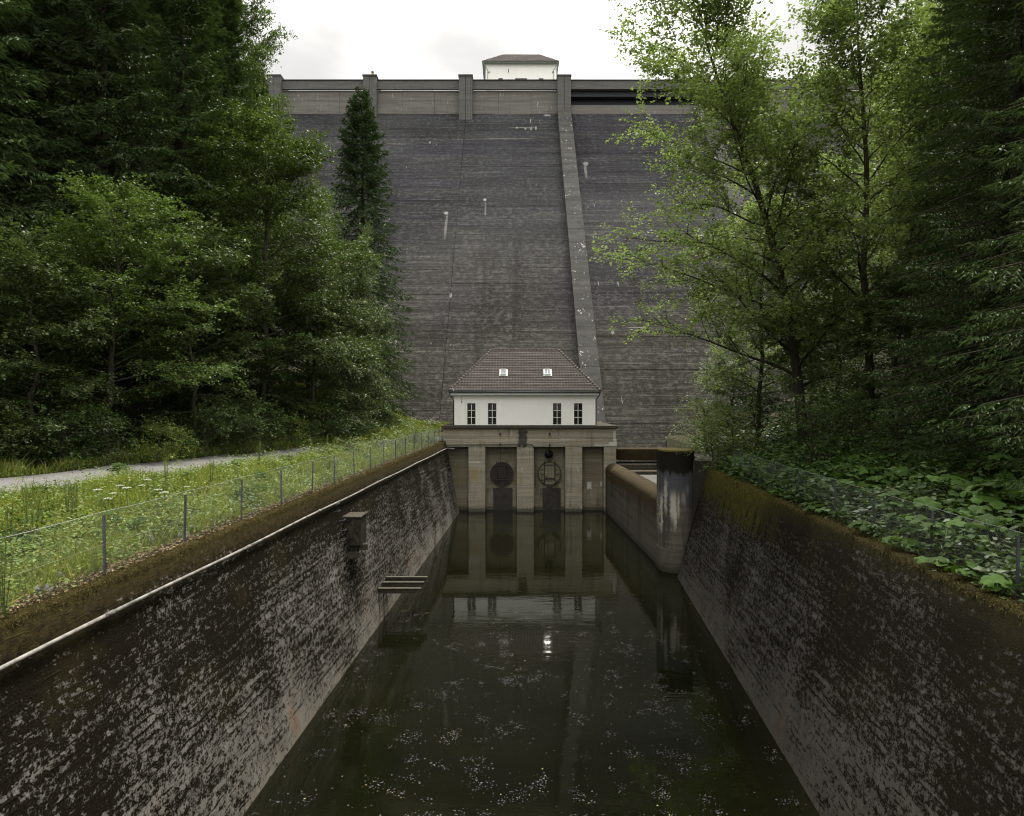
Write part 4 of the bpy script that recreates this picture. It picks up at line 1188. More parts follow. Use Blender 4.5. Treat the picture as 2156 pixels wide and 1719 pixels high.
def deciduous(name, seed, trunk, r0, crown_from, limb_len, n_limb, elev, leaf, bark, leafsize, nsub=12, ntwig=7, kleaf=9, flat=0.75, droop=0.5, subfrac=.42, twig=.55, lean=None):
    """trunk: list of points (local). limb_len(t, az) -> m. returns (trunk mesh, crown mesh)"""
    r = np.random.default_rng(seed)
    T = np.array(trunk, float)
    seglen = np.linalg.norm(np.diff(T, axis=0), axis=1); cum = np.concatenate([[0], np.cumsum(seglen)]); tot = cum[-1]
    def tp(t): return np.array([np.interp(t * tot, cum, T[:, k]) for k in range(3)])
    wood = MB()
    tt = np.linspace(0, 1, 14)
    wood.tube([tp(t) for t in tt], [r0 * (1.25 if t == 0 else 1) * (1 - t) ** .75 + .012 for t in tt], 9)
    TP, TD_, TL = [], [], []
    for i in range(n_limb):
        t = crown_from + (1 - crown_from) * ((i + r.uniform(0, .8)) / n_limb) ** .9
        t = min(t, .985)
        az = i * 2.39996 + r.uniform(-.5, .5)
        ln = limb_len(t, az) * r.uniform(.75, 1.15)
        if ln < .3: continue
        e = elev(t) + r.uniform(-.15, .15)
        dr = np.array([math.cos(az) * math.cos(e), math.sin(az) * math.cos(e), math.sin(e)])
        pts = curve_pts(tp(t), dr, ln, 7, droop, .55, r)
        rl_ = max(.018, r0 * (1 - t) ** .75 * .42 * min(1, ln / 4))
        wood.tube(pts, [rl_ * (1 - k / 7.6) for k in range(8)], 5, cap=False)
        for j in range(nsub):
            s = .22 + .78 * (j + r.uniform(0, .9)) / nsub
            s = min(s, 1)
            k = min(int(s * 7), 6); f = s * 7 - k
            p = pts[k] * (1 - f) + pts[k + 1] * f; ld = unit(pts[k + 1] - pts[k])
            sd = unit(np.cross(ld, [0, 0, 1])) * (1 if j % 2 else -1)
            up = r.normal() * (1 - flat) + .10
            d = unit(ld * .75 + sd * r.uniform(.4, .95) + np.array([0, 0, up]))
            sl_ = (ln * subfrac * (1.15 - s * .65) + .25) * r.uniform(.7, 1.2)
            sp_ = curve_pts(p, d, sl_, 3, droop * .6, .5, r)
            if sl_ > .7: wood.tube(sp_, [max(.006, rl_ * .32 * (1 - q / 3.6)) for q in range(4)], 3, cap=False)
            m_ = max(2, int(ntwig * min(1.5, sl_ / 1.6)))
            u = (np.arange(m_) + r.uniform(0, 1, m_)) / m_
            kk = np.minimum((u * 3).astype(int), 2); ff = (u * 3 - kk)[:, None]
            P = sp_[kk] * (1 - ff) + sp_[kk + 1] * ff
            D = unit(sp_[kk + 1] - sp_[kk])
            side = unit(np.cross(D, [0, 0, 1])) * np.where(np.arange(m_) % 2, 1, -1)[:, None]
            D = unit(D * .7 + side * r.uniform(.2, .9, (m_, 1)) + r.normal(size=(m_, 3)) * (.42 * (1 - flat) + .10))
            TP.append(P); TD_.append(D); TL.append(np.full(m_, twig) * r.uniform(.6, 1.3, m_))
    P = np.concatenate(TP); D = np.concatenate(TD_); Ln = np.concatenate(TL)
    n = len(P)
    u = r.uniform(0.05, 1.05, (n, kleaf))
    LP = P[:, None] + D[:, None] * (u * Ln[:, None])[..., None] + r.normal(size=(n, kleaf, 3)) * leafsize * .45
    LP[..., 2] -= (u * Ln[:, None]) ** 2 * .22
    side = unit(np.cross(D, [0, 0, 1]))[:, None] * np.where(np.arange(kleaf) % 2, 1, -1)[None, :, None]
    A = unit(D[:, None] * .6 + side * .8 + r.normal(size=LP.shape) * .35 + np.array([0, 0, -.18]))
    N = unit(np.array([0, 0, 1.0]) + r.normal(size=LP.shape) * .42)
    W = unit(np.cross(A, N))
    sz = leafsize * r.uniform(.5, 1.45, (n, kleaf, 1))
    LP = LP.reshape(-1, 3); A = (A * sz).reshape(-1, 3); W = (W * sz * .36).reshape(-1, 3)
    bend = np.tile(np.array([[0, 0, .012]]), (len(LP), 1))
    return wood.mesh(name + '_wood', bark, True), blade_mesh(name + '_leaves', LP, A, W, leaf, bend)

def spruce(name, seed, H, R, bark, leaf, whorl=.5, per=6, nt=13, K=4, bare=.04, power=.8, rib=.30, ribw=.030, sag=.35):
    r = np.random.default_rng(seed)
    wood = MB()
    tt = np.linspace(0, 1, 12)
    wood.tube([(.12 * math.sin(t * 3), .1 * math.sin(t * 4), H * t) for t in tt], [.016 * H * (1 - t) ** .9 + .01 for t in tt], 8)
    z = []; az = []
    zz = H * bare
    while zz < H * .985:
        k = per if zz < H * .9 else 4
        a0 = r.uniform(0, 6.28)
        for j in range(k):
            z.append(zz + r.uniform(-.18, .18)); az.append(a0 + j * 2 * math.pi / k + r.uniform(-.35, .35))
        zz += whorl * (1.0 if zz < H * .7 else .8) * r.uniform(.8, 1.2)
    z = np.array(z); az = np.array(az); nb = len(z)
    t = np.clip(z / H, 0, 1)
    Lb = (R * (1 - t) ** power * r.uniform(.72, 1.15, nb) + .18)
    Lb *= np.minimum(1, .55 + t * 3.0)
    out = np.stack([np.cos(az), np.sin(az), np.zeros(nb)], 1); sd = np.stack([-np.sin(az), np.cos(az), np.zeros(nb)], 1)
    rise = np.interp(t, [0, .5, .85, 1], [-.15, -.02, .35, 1.1]); dr = sag * np.interp(t, [0, .6, 1], [1, .9, .2])
    def bp(s):   # (nb, m) -> (nb,m,3)
        x = Lb[:, None] * s
        zc = z[:, None] + Lb[:, None] * (rise[:, None] * s - dr[:, None] * s ** 2 + .22 * s ** 4)
        return out[:, None] * x[..., None] + np.array([0, 0, 1.0]) * zc[..., None]
    for i in range(nb):
        if Lb[i] > .9:
            s = np.linspace(0, .9, 5)
            p = out[i] * (Lb[i] * s)[:, None] + np.array([0, 0, 1.0]) * (z[i] + Lb[i] * (rise[i] * s - dr[i] * s ** 2 + .22 * s ** 4))[:, None]
            wood.tube(p, [.010 + .010 * Lb[i] * (1 - q) for q in s], 3, cap=False)
    s = .12 + .88 * (np.arange(nt)[None, :] + r.uniform(0, 1, (nb, nt))) / nt
    s = np.minimum(s, 1.0)
    P = bp(s); P2 = bp(np.minimum(s + .04, 1.05)); T = unit(P2 - P)
    Rb = []
    for sg in (-1, 1):
        bl = (Lb[:, None] * .34 * (1.08 - s) + .16) * r.uniform(.7, 1.25, s.shape)
        D = unit(T * .75 + sg * sd[:, None] * r.uniform(.5, .95, s.shape)[..., None] + np.array([0, 0, -1.0]) * r.uniform(.05, .55, s.shape)[..., None])
        u = (np.arange(K) + .3) / K
        uu = u[None, None] + r.uniform(-.1, .1, (nb, nt, K))
        Q = P[:, :, None] + D[:, :, None] * (bl[:, :, None] * uu)[..., None]
        Q[..., 2] -= (bl[:, :, None] * uu) ** 2 * .45
        side = unit(np.cross(D, [0, 0, 1.0]))[:, :, None] * np.where(np.arange(K) % 2, 1, -1)[None, None, :, None]
        A = unit(D[:, :, None] * .9 + side * .55 + r.normal(size=Q.shape) * .2 + np.array([0, 0, -1.0]) * r.uniform(.0, .55, Q.shape[:3])[..., None])
        Rb.append((Q.reshape(-1, 3), A.reshape(-1, 3)))
    # shoots along the branch itself
    A = unit(T + r.normal(size=T.shape) * .15)
    Rb.append((P.reshape(-1, 3), A.reshape(-1, 3)))
    Q = np.concatenate([a for a, _ in Rb]); A = np.concatenate([b for _, b in Rb])
    n = len(Q)
    ln = rib * r.uniform(.6, 1.25, (n, 1)) * np.clip(.25 + (H - Q[:, 2:3]) * .28, .3, 1)
    W1 = unit(np.cross(A, r.normal(size=(n, 3)))); W2 = np.cross(A, W1)
    w = ribw * r.uniform(.7, 1.2, (n, 1))
    Q2 = np.concatenate([Q, Q]); A2 = np.concatenate([A * ln, A * ln]); W = np.concatenate([W1 * w, W2 * w])
    return wood.mesh(name + '_wood', bark, True), blade_mesh(name + '_needles', Q2, A2, W, leaf)

def plant_tree(name, meshes, loc, rz, sc, label, cat='tree', group=None):
    t = empty(name, loc, label, cat, group, rz, sc)
    a = link('trunk', meshes[0], t, True); b = link('crown', meshes[1], t, True)
    return t

def straight(H, lx=0, ly=0, w=.25, seed=0):
    r = random.Random(seed)
    return [(lx * k / 8 + (r.uniform(-w, w) if 0 < k < 8 else 0), ly * k / 8 + (r.uniform(-w, w) if 0 < k < 8 else 0), H * k / 8) for k in range(9)]

dome = lambda R, lo=.35: (lambda t, az: R * (lo + (1 - lo) * math.sin(math.pi * min(1, max(0, (t + .12) / 1.12)) ** .9)))
BE1 = deciduous('beech', 11, straight(12, .4, .2, .2, 1), .17, .10, dome(4.6, .5), 46, lambda t: lerp(.15, .95, t), M['beech'], M['bark2'], .125, 13, 9, 12, .86, .35)
BE2 = deciduous('tall_beech', 12, straight(19, .5, 0, .3, 2), .26, .06, dome(6.6, .55), 62, lambda t: lerp(.05, .95, t), M['beech'], M['bark2'], .155, 14, 9, 13, .84, .35, twig=.75)
HO1 = deciduous('hornbeam', 13, straight(11, -.3, .2, .25, 3), .14, .05, dome(4.2, .6), 46, lambda t: lerp(.0, 1.0, t), M['beech2'], M['bark2'], .135, 12, 9, 12, .75, .5)
MA2 = deciduous('sycamore', 14, straight(22, -.8, 0, .25, 4), .22, .22, dome(5.6, .45), 46, lambda t: lerp(.35, 1.0, t), M['maple'], M['bark'], .17, 13, 9, 10, .55, .25, twig=.75)
def r1_len(t, az):
    left = .5 - .5 * math.cos(az)               # limbs reach furthest away from the forest, over the dam side
    return (3.8 + 5.6 * left) * (.66 + .34 * math.sin(math.pi * min(1, t * .95 + .1)))
r1 = [tuple(np.array(at(px, py, 40)) - np.array(at(1695, 880, 40))) for px, py in ((1695, 890), (1683, 760), (1665, 620), (1645, 510), (1620, 420), (1585, 300), (1540, 180), (1505, 80), (1470, -40))]
MA1 = deciduous('leaning_sycamore', 15, r1, .30, .14, r1_len, 58, lambda t: lerp(.30, .85, t), M['maple'], M['bark'], .17, 15, 9, 10, .5, .18, twig=.8)
SH1 = deciduous('shrub', 16, straight(2.6, .2, .1, .1, 5), .035, .05, dome(1.5, .7), 26, lambda t: lerp(.35, 1.1, t), M['dherb'], M['bark'], .11, 8, 4, 6, .6, .5, twig=.35)
SH2 = deciduous('small_leaved_shrub', 17, straight(2.2, -.1, .1, .1, 6), .03, .03, dome(1.3, .75), 28, lambda t: lerp(.2, 1.1, t), M['herb'], M['bark'], .075, 8, 5, 7, .5, .45, twig=.35)
SP1 = spruce('spruce', 21, 30, 5.2, M['bark'], M['spruce'], .52, 6, 15, 4, rib=.36, ribw=.036)
SP2 = spruce('slim_spruce', 22, 30, 6.0, M['bark'], M['spruce2'], .50, 6, 12, 3, bare=.01, power=.70, rib=.42, ribw=.045, sag=.5)
SP3 = spruce('near_spruce', 23, 27, 5.0, M['bark'], M['spruce'], .42, 7, 20, 6, bare=.02, rib=.19, ribw=.019, sag=.36)

def lz(x, d): return hl(x, d) - .15
def rz_(x, d): return hr(x, d) - .15
def L_(px, d): x = (px - CX) * d / FPX; return (x, d, lz(x, d))
def R_(px, d): x = (px - CX) * d / FPX; return (x, d, rz_(x, d))

# left bank trees
plant_tree('beech_tree', BE1, L_(225, 33), .4, (1.0, 1.0, .98), 'bright green beech standing alone beside the road at the foot of tall dark spruces')
plant_tree('beech_tree', BE2, L_(560, 47), 2.0, (1, 1, 1.02), 'largest beech with layered light green branches between the spruces and the dam')
plant_tree('hornbeam_tree', HO1, L_(415, 39), 1.0, (1, 1, .95), 'low dark green hornbeam between the roadside beech and the largest beech')
plant_tree('hornbeam_tree', HO1, L_(655, 51), 3.2, (1.05, 1.05, 1.0), 'grey-green hornbeam in front of the largest beech near the grass slope')
plant_tree('hornbeam_tree', HO1, L_(735, 57), 5.0, (.85, .85, 1.3), 'slim hornbeam below the lone slender spruce in front of the dam')
plant_tree('hornbeam_tree', HO1, L_(60, 29), 4.1, (.9, .9, .75), 'low dark hornbeam by the road under the tall spruces, left of the bright beech')
plant_tree('beech_tree', BE1, L_(650, 56), 2.9, (1.05, 1.05, 1.35), 'beech between the largest beech and the lone slender spruce')
plant_tree('hornbeam_tree', HO1, L_(790, 63), 2.5, (.6, .6, .85), 'small hornbeam at the foot of the lone slender spruce')
plant_tree('spruce_tree', SP2, (-14.4, 65.5, lz(-14.4, 65.5)), 0.5, (1, 1, 1.04), 'lone slender spruce standing in front of the dam face')
big = [(40, 37, .2, 1.12), (215, 40, 1.7, 1.15), (385, 47, 2.6, 1.15), (470, 60, 4.0, 1.1), (-120, 32, 3.0, 1.1), (130, 52, .9, 1.2), (545, 76, 5.2, .95)]
lab = ['tall dark spruce with drooping branches beside the bright roadside beech', 'tall dark spruce rising behind the bright roadside beech', 'tall dark spruce rising behind the low dark hornbeam',
       'tall spruce next to the light green tree against the sky', 'tall dark spruce over the road before the bright beech', 'tall spruce in the second row behind the bright roadside beech', 'spruce against the left end of the dam parapet']
for (px, d, a, s), lb in zip(big, lab):
    plant_tree('spruce_tree', SP1, L_(px, d), a, s, lb)
plant_tree('beech_tree', BE2, L_(478, 68), .7, (1.0, 1.0, 1.65), 'tall light green tree against the sky beside the left end of the dam')
k = 0
rr2 = random.Random(5)
for d in range(34, 98, 10):
    for x in range(-30, -62, -9):
        xx = x + rr2.uniform(-3, 3); dd = d + rr2.uniform(-3, 3)
        if xx > hill_x(dd) - 8: continue
        if xx / dd > -.42 and dd > 60: continue
        plant_tree('spruce_tree', SP1, (xx, dd, lz(xx, dd)), rr2.uniform(0, 6), rr2.uniform(.95, 1.25), 'dark spruce deep in the left hillside forest behind the front trees', 'tree', 'left hillside forest')
for (x, d, s) in ((-26, 20, 1.0), (-31, 24, 1.1)):
    plant_tree('spruce_tree', SP1, (x, d, lz(x, d)), d * 1.3, s, 'dark spruce deep in the left hillside forest behind the front trees', 'tree', 'left hillside forest')

# right bank trees
b1 = at(1695, 880, 40)
plant_tree('sycamore_tree', MA1, (b1[0], 40, rz_(b1[0], 40)), 0, 1, 'leaning sycamore with open light crown and long branches reaching across the dam face')
plant_tree('sycamore_tree', MA2, R_(1836, 36), 0, (1, 1, 1.12), 'upright sycamore with a slim dark trunk beside the leaning one')
plant_tree('sycamore_tree', MA2, R_(1595, 47), 3.3, (.8, .8, .74), 'bushy sycamore between the leaning one and the spillway side wall')
plant_tree('sycamore_tree', MA2, R_(1915, 44), 4.0, (1.0, 1.0, 1.05), 'sycamore between the upright sycamore and the dark spruces')
plant_tree('sycamore_tree', MA2, R_(2010, 56), 5.5, (1.2, 1.2, 1.2), 'tall sycamore on the slope behind the near dark spruce')
plant_tree('hornbeam_tree', HO1, R_(1545, 58), 1.2, (.75, .75, .6), 'low yellow-green tree leaning over the spillway side wall')
plant_tree('hornbeam_tree', HO1, R_(1760, 46), 3.2, (.85, .85, .8), 'low green tree filling the gap between the two sycamore trunks')
plant_tree('hornbeam_tree', HO1, R_(1900, 34), .2, (.8, .8, .72), 'low green tree beside the near dark spruce')
plant_tree('spruce_tree', SP3, R_(2150, 23), .3, 1, 'near dark spruce with feathery tips hanging over the large-leaved plants')
plant_tree('spruce_tree', SP3, (15.2, 15.5, rz_(15.2, 15.5)), 2.3, 1, 'nearest dark spruce, closest to the end of the right fence')
plant_tree('spruce_tree', SP3, R_(2055, 32), 4.4, (.9, .9, 1.05), 'dark spruce behind the near one, next to the low green tree')
for i, (x, d) in enumerate(((33, 50), (38, 64), (36, 42), (44, 72))):
    plant_tree('sycamore_tree', MA2, (x, d, rz_(x, d)), i * 1.9, 1.0 + .05 * (i % 4), 'sycamore in the right hillside wood behind the front sycamores', 'tree', 'right hillside sycamores')
plant_tree('hornbeam_tree', HO1, R_(1705, 57), 2.0, (1.0, 1.0, .7), 'low tree on the slope seen between the sycamore trunks')
plant_tree('hornbeam_tree', HO1, R_(1835, 52), 5.0, (1.0, 1.0, .75), 'low tree on the slope behind the upright sycamore')
rg = [(20, 27), (24, 20), (27, 30), (34, 36), (30, 15), (22, 8), (44, 44), (50, 58)]
for i, (x, d) in enumerate(rg):
    plant_tree('spruce_tree', SP1, (x, d, rz_(x, d)), i * 1.1, .85 + .04 * (i % 6), 'dark spruce deep in the right hillside forest behind the front trees', 'tree', 'right hillside forest')

# shrubs
sh = [(SH1, 1715, 29, 1.15, 'leafy shrub with fingered leaves behind the right fence below the leaning sycamore'),
      (SH1, 1800, 31, 1.0, 'leafy shrub beside the trunk of the upright sycamore'),
      (SH1, 1880, 27, .9, 'leafy shrub under the near dark spruce tips'),
      (SH2, 1500, 38.5, 1.1, 'small-leaved shrub hanging over the round pier'),
      (SH2, 1550, 37, 1.25, 'dense small-leaved shrub at the far end of the right wall'),
      (SH2, 1490, 46, 1.5, 'small-leaved shrub on the spillway side beyond the round pier'),
      (SH1, 1600, 40, 1.3, 'shady shrub behind the far end of the right fence')]
for ms, px, d, s, lb in sh:
    plant_tree('leafy_shrub', ms, R_(px, d), d * .7, s, lb, 'shrub')
shl = [(30, 26.5, .8), (130, 27.5, .75), (235, 29, .7), (330, 31, .75), (430, 35, .8), (520, 37, .7), (610, 43, .8), (690, 48, .9), (75, 27, .6), (380, 33, .6), (570, 41, .9), (650, 45.5, .6), (800, 62, .9), (740, 55, .9), (480, 37, .7)]
for i, (px, d, s) in enumerate(((905, 50.5, .55), (872, 46, .42), (845, 43.5, .36))):
    x = lw_top(d) - 1.0
    plant_tree('leafy_shrub', SH2, (x, d, hl(x, d) - .1), i * 2.0, s, ('light green bush behind the left fence close to the outlet block', 'small bush behind the left fence next to the larger bush', 'smallest bush behind the left fence before two larger ones')[i], 'shrub')
for i, (px, d, s) in enumerate(shl):
    plant_tree('leafy_shrub', SH1 if i % 3 else SH2, L_(px, d), i * 1.7, s, 'low dark leafy shrub along the forest edge beyond the service road', 'shrub', 'shrubs along the forest edge')

# ------------------------------------------------------------------ ground cover, left bank
vl = np.vectorize(hl); vr = np.vectorize(hr)
def scatter_left(n, smin, smax, d0, d1, p=1.6):
    d = d0 + (d1 - d0) * rng.uniform(0, 1, n) ** p
    e = np.array([l_edge(v) for v in d]); s = rng.uniform(smin, smax, n)
    x = e - s
    return x, d
def off_road(x, d, m=1.75):
    rx = np.interp(d, *ROADX); return (np.abs(x - rx) > m) | (d > 61)
def clump(x, d): return .5 + .5 * np.sin(x * 1.7 + 1.3 * np.sin(d * .9)) * np.cos(d * 1.1 + x * .6 + np.sin(x * 3.1))
def grassify(name, x, d, hmin, hmax, mat, label, w=.010, lean=.35, z=None):
    n = len(x); z = vl(x, d) if z is None else z
    P = np.stack([x, d, z - .03], 1)
    h = rng.uniform(hmin, hmax, (n, 1)) * (.55 + .8 * clump(x, d))[:, None]
    A = np.concatenate([rng.normal(size=(n, 2)) * lean, np.ones((n, 1))], 1) * h
    a = rng.uniform(0, 6.28, n)
    W = np.stack([np.cos(a), np.sin(a), np.zeros(n)], 1) * (w * (1 + d / 22))[:, None]
    bend = np.concatenate([-A[:, :2] * .25, np.zeros((n, 1))], 1)
    o = link(name, blade_mesh(name, P, A, W, mat, bend))
    return tag(o, label, 'grass', kind='stuff')
x, d = scatter_left(90000, .6, 15, 8.5, 62)
k_ = off_road(x, d) & (x > np.interp(d, *HILLX) - 1.5); x, d = x[k_], d[k_]
grassify('bank_grass', x, d, .15, .62, M['grass'], 'grass growing between fence and forest edge on the left bank')
x, d = scatter_left(26000, 4, 18, 20, 62, 1.2)
k_ = off_road(x, d, 1.8) & (x < np.interp(d, *ROADX) - 1.5) & (x > np.interp(d, *HILLX) - 1.0); x, d = x[k_], d[k_]
grassify('verge_grass', x, d, .3, .75, M['grass'], 'tall grass on the verge between road and forest')
n = 30000; d = rng.uniform(56, 74, n); x = np.interp(d, *HILLX) + rng.uniform(-7, 3.5, n)
k_ = (x < -6.3) & (d < np.array([dface(v) for v in vl(x, d)]) - .1); x, d = x[k_], d[k_]
grassify('slope_grass', x, d, .3, .8, M['grass'], 'tall grass on the slope running up to the dam foot')

def herbs(name, x, d, z, hmin, hmax, k, size, mat, label):
    n = len(x); h = rng.uniform(hmin, hmax, n) * (.45 + 1.0 * clump(x * 1.3 + 5, d * 1.2))
    base = np.stack([x, d, z], 1)
    u = rng.uniform(.1, 1, (n, k))
    P = base[:, None] + np.stack([rng.normal(size=(n, k)) * .16, rng.normal(size=(n, k)) * .16, u * h[:, None]], -1)
    a = rng.uniform(0, 6.28, (n, k))
    A = np.stack([np.cos(a), np.sin(a), rng.uniform(-.4, .5, (n, k))], -1)
    N = unit(np.array([0, 0, 1.0]) + rng.normal(size=A.shape) * .4)
    W = unit(np.cross(A, N))
    sz = size * rng.uniform(.5, 1.4, (n, k, 1)) * (1 + d / 60)[:, None, None]
    o = link(name, blade_mesh(name, P.reshape(-1, 3), (A * sz).reshape(-1, 3), (W * sz * .30).reshape(-1, 3), mat))
    return tag(o, label, 'plants', kind='stuff')
x, d = scatter_left(15000, .55, 12, 8.5, 60)
k_ = off_road(x, d, 1.95) & (x > np.interp(d, *ROADX)); x, d = x[k_], d[k_]
herbs('bank_herbs', x, d, vl(x, d), .12, .78, 14, .062, M['herb'], 'tangle of low leafy herbs on the left bank beside the fence')
n = 1500; d = rng.uniform(38, 60, n); x = np.interp(d, *ROADX) + rng.uniform(1.75, 2.7, n)
k_ = x < np.array([lw_top(v) for v in d]) - .6; x, d = x[k_], d[k_]
herbs('roadside_herbs', x, d, vl(x, d), .4, 1.1, 12, .07, M['herb'], 'tall weeds along the canal side of the service road near the dam')
n = 4200; d = rng.uniform(24, 62, n); x = np.interp(d, *HILLX) + rng.uniform(-3.5, 1.2, n)
herbs('forest_edge_herbs', x, d, vl(x, d), .2, 1.0, 14, .12, M['dherb'], 'dark leafy undergrowth along the forest edge on the left')

n = 2600; d = rng.uniform(55, 73, n); x = np.interp(d, *HILLX) + rng.uniform(-5, 3.2, n)
k_ = (x < -6.4) & (d < np.array([dface(v) for v in vl(x, d)]) - .2); x, d = x[k_], d[k_]
herbs('slope_herbs', x, d, vl(x, d), .25, .9, 12, .085, M['herb'], 'leafy weeds on the grass slope running up to the dam foot')
# dry litter on the strip behind the left coping
n = 9000; d = 8 + 51 * rng.uniform(0, 1, n) ** 1.5; x = np.array([lw_top(v) for v in d]) - rng.uniform(.2, .95, n)
a = rng.uniform(0, 6.28, n)
P = np.stack([x, d, np.maximum(vl(x, d), ZL + .045) + rng.uniform(0, .03, n)], 1)
A = np.stack([np.cos(a), np.sin(a), rng.normal(size=n) * .3], 1) * rng.uniform(.03, .11, (n, 1))
o = link('leaf_litter', blade_mesh('leaf_litter', P, A, rnd_dirs(n) * .02, M['litter']))
tag(o, 'dry brown litter lying along the top of the left wall', 'leaf litter', kind='stuff')

# stones along the fence
from mathutils import noise as mnoise
def stone_mesh(seed):
    import bmesh
    bm = bmesh.new(); bmesh.ops.create_icosphere(bm, subdivisions=2, radius=1)
    for v in bm.verts:
        q = v.co * 1.1 + Vector((seed * 7.3, seed * 3.1, 0))
        f = 1 + .35 * mnoise.noise(q) + .12 * mnoise.noise(q * 3)
        v.co = v.co * f
        v.co = Vector([round(c * 2.6) / 2.6 * .55 + c * .45 for c in v.co]); v.co.z *= .68
    me = bpy.data.meshes.new('stone'); bm.to_mesh(me); bm.free(); me.materials.append(M['stone']); return me
stm = [stone_mesh(s) for s in range(5)]
rs = random.Random(3)
for i in range(30):
    d = 10.0 + 34 * (i / 30) ** 1.2 + rs.uniform(-.3, .3)
    x = lw_top(d) - rs.uniform(.75, 1.25)
    o = link('stone', stm[i % 5]); s = rs.uniform(.08, .20)
    o.location = (x, d, hl(x, d) + s * .25); o.scale = (s * rs.uniform(.8, 1.4), s * rs.uniform(.8, 1.4), s); o.rotation_euler = (rs.uniform(-.4, .4), rs.uniform(-.4, .4), rs.uniform(0, 6))
    tag(o, 'rough grey stone lying at the foot of the left chain-link fence', 'stone', 'stones along the left fence')

# ------------------------------------------------------------------ large-leaved plants
def big_leaf(seed, lobes=18):
    r = np.random.default_rng(seed); n = lobes * 2
    V = [(0, 0, -.06)]; F = []
    for ring, rr in ((1, .5), (2, 1.0)):
        for k in range(n):
            a = math.radians(22) + (2 * math.pi - math.radians(44)) * k / (n - 1)
            e = 1 + (.05 * (1 if k % 2 else -1) if ring == 2 else 0) + .05 * math.sin(3 * a + seed)
            notch = 1 - .30 * math.exp(-((min(a, 2 * math.pi - a) - .4) / .25) ** 2)
            rad = .5 * rr * e * (notch if ring == 2 else 1) * 1.0
            zz = (.05 if ring == 1 else .02 + .05 * math.sin(a * 5 + seed * 2) - .06) + r.normal() * .008
            V.append((rad * math.cos(a), rad * math.sin(a), zz))
    for k in range(n - 1): F.append((0, 1 + k, 2 + k))
    Q = [(1 + k, 1 + n + k, 2 + n + k, 2 + k) for k in range(n - 1)]
    return raw_mesh('leaf', V, [np.array(F), np.array(Q)], M['burr'], True)
blm = [big_leaf(s) for s in range(4)]
stalk_me = MB().tube([(0, 0, 0), (.05, 0, .5), (0, 0, 1.0)], [.016, .013, .010], 5).mesh('stalk', M['stalk'], True)
rb_ = random.Random(11)
def burr_plant(loc, n, size, hgt, label, group, name='butterbur_plant', tip=None):
    p = empty(name, loc, label, 'plant', group, rb_.uniform(0, 6.28))
    for i in range(n):
        a = i * 2.4 + rb_.uniform(-.4, .4); r = rb_.uniform(.12, .55) * size * 1.6; h = hgt * rb_.uniform(.55, 1.15); s = size * rb_.uniform(.65, 1.25)
        lf = link('leaf', blm[rb_.randrange(4)], p, True)
        lf.location = (r * math.cos(a), r * math.sin(a), h); lf.scale = (s, s, s)
        tl = rb_.uniform(.1, .5)
        lf.rotation_euler = (rb_.uniform(-.3, .3), tl, a)
        st = link('stalk', stalk_me, p, True)
        v = Vector(lf.location); st.rotation_euler = Vector((0, 0, 1)).rotation_difference(v.normalized()).to_euler(); st.scale = (1, 1, v.length)
    return p
cnt = 0
while cnt < 240:
    d = 10.5 + 25 * rb_.random() ** 1.15
    s = rb_.uniform(.75, 8.0)
    x = r_edge(d) + s
    if x / d > .86: continue
    zone = 'close behind the right fence' if s < 2.2 else ('on the open bank behind the right fence' if s < 5 else 'far up the right bank under the trees')
    along = 'near the round pier end' if d > 27 else ('beside the near dark spruce' if d < 18 else 'level with the leafy shrubs')
    burr_plant((x, d, hr(x, d)), rb_.choice((3, 4, 4, 5)), rb_.uniform(.32, .62), rb_.uniform(.45, .95), 'butterbur plant %s, %s' % (zone, along), 'butterbur %s, %s' % (zone, along)); cnt += 1
for (d, s) in ((21.6, .25), (22.4, .4), (18.2, .35), (16.3, .3), (14.6, .35), (13.6, .3), (25.5, .3), (12.6, .35)):
    x = rw_top(d) + s
    burr_plant((x, d, ZR + .02), 4, .40, .28, 'bright butterbur plant growing out over the coping of the right wall', 'butterbur on the right coping')
x = np.empty(0)
n = 6000; d = 10 + 27 * rng.uniform(0, 1, n); s = rng.uniform(.5, 9, n); x = np.interp(d, [11.2, 37], [8.45, 10.62]) + s
herbs('shade_herbs', x, d, vr(x, d), .1, .8, 8, .13, M['dherb'], 'dark leafy undergrowth between the butterbur plants on the right bank')
n = 4500; d = rng.uniform(20, 58, n); x = np.array([r_edge(v) for v in d]) + rng.uniform(.3, 14, n)
herbs('forest_undergrowth', x, d, vr(x, d), .2, 1.3, 9, .15, M['dherb'], 'dark leafy undergrowth under the sycamores on the right slope')

# burdock-like plants, tall weeds and white umbels on the left bank
for i in range(70):
    d = 10.5 + 30 * rb_.random() ** 1.3; e = lw_top(d); x = e - rb_.uniform(1.6, 8.2)
    if abs(x - road_x(d)) < 2.2 or x < road_x(d): continue
    burr_plant((x, d, hl(x, d)), rb_.choice((3, 4, 5)), rb_.uniform(.22, .40), rb_.uniform(.25, .5), 'broad-leaved green plant among the herbs of the left bank', 'broad-leaved plants on the left bank', 'burdock_plant')
for i, (px, d) in enumerate(((88, 17), (600, 36), (250, 27.5), (480, 40), (300, 31))):
    burr_plant(L_(px, d), 5, .45, .5, 'broad-leaved plant clump by the road, on the forest side' if i > 1 else 'broad-leaved green plant among the herbs of the left bank', 'broad-leaved plants on the left bank' if i < 2 else 'broad-leaved clumps at the forest edge', 'burdock_plant')

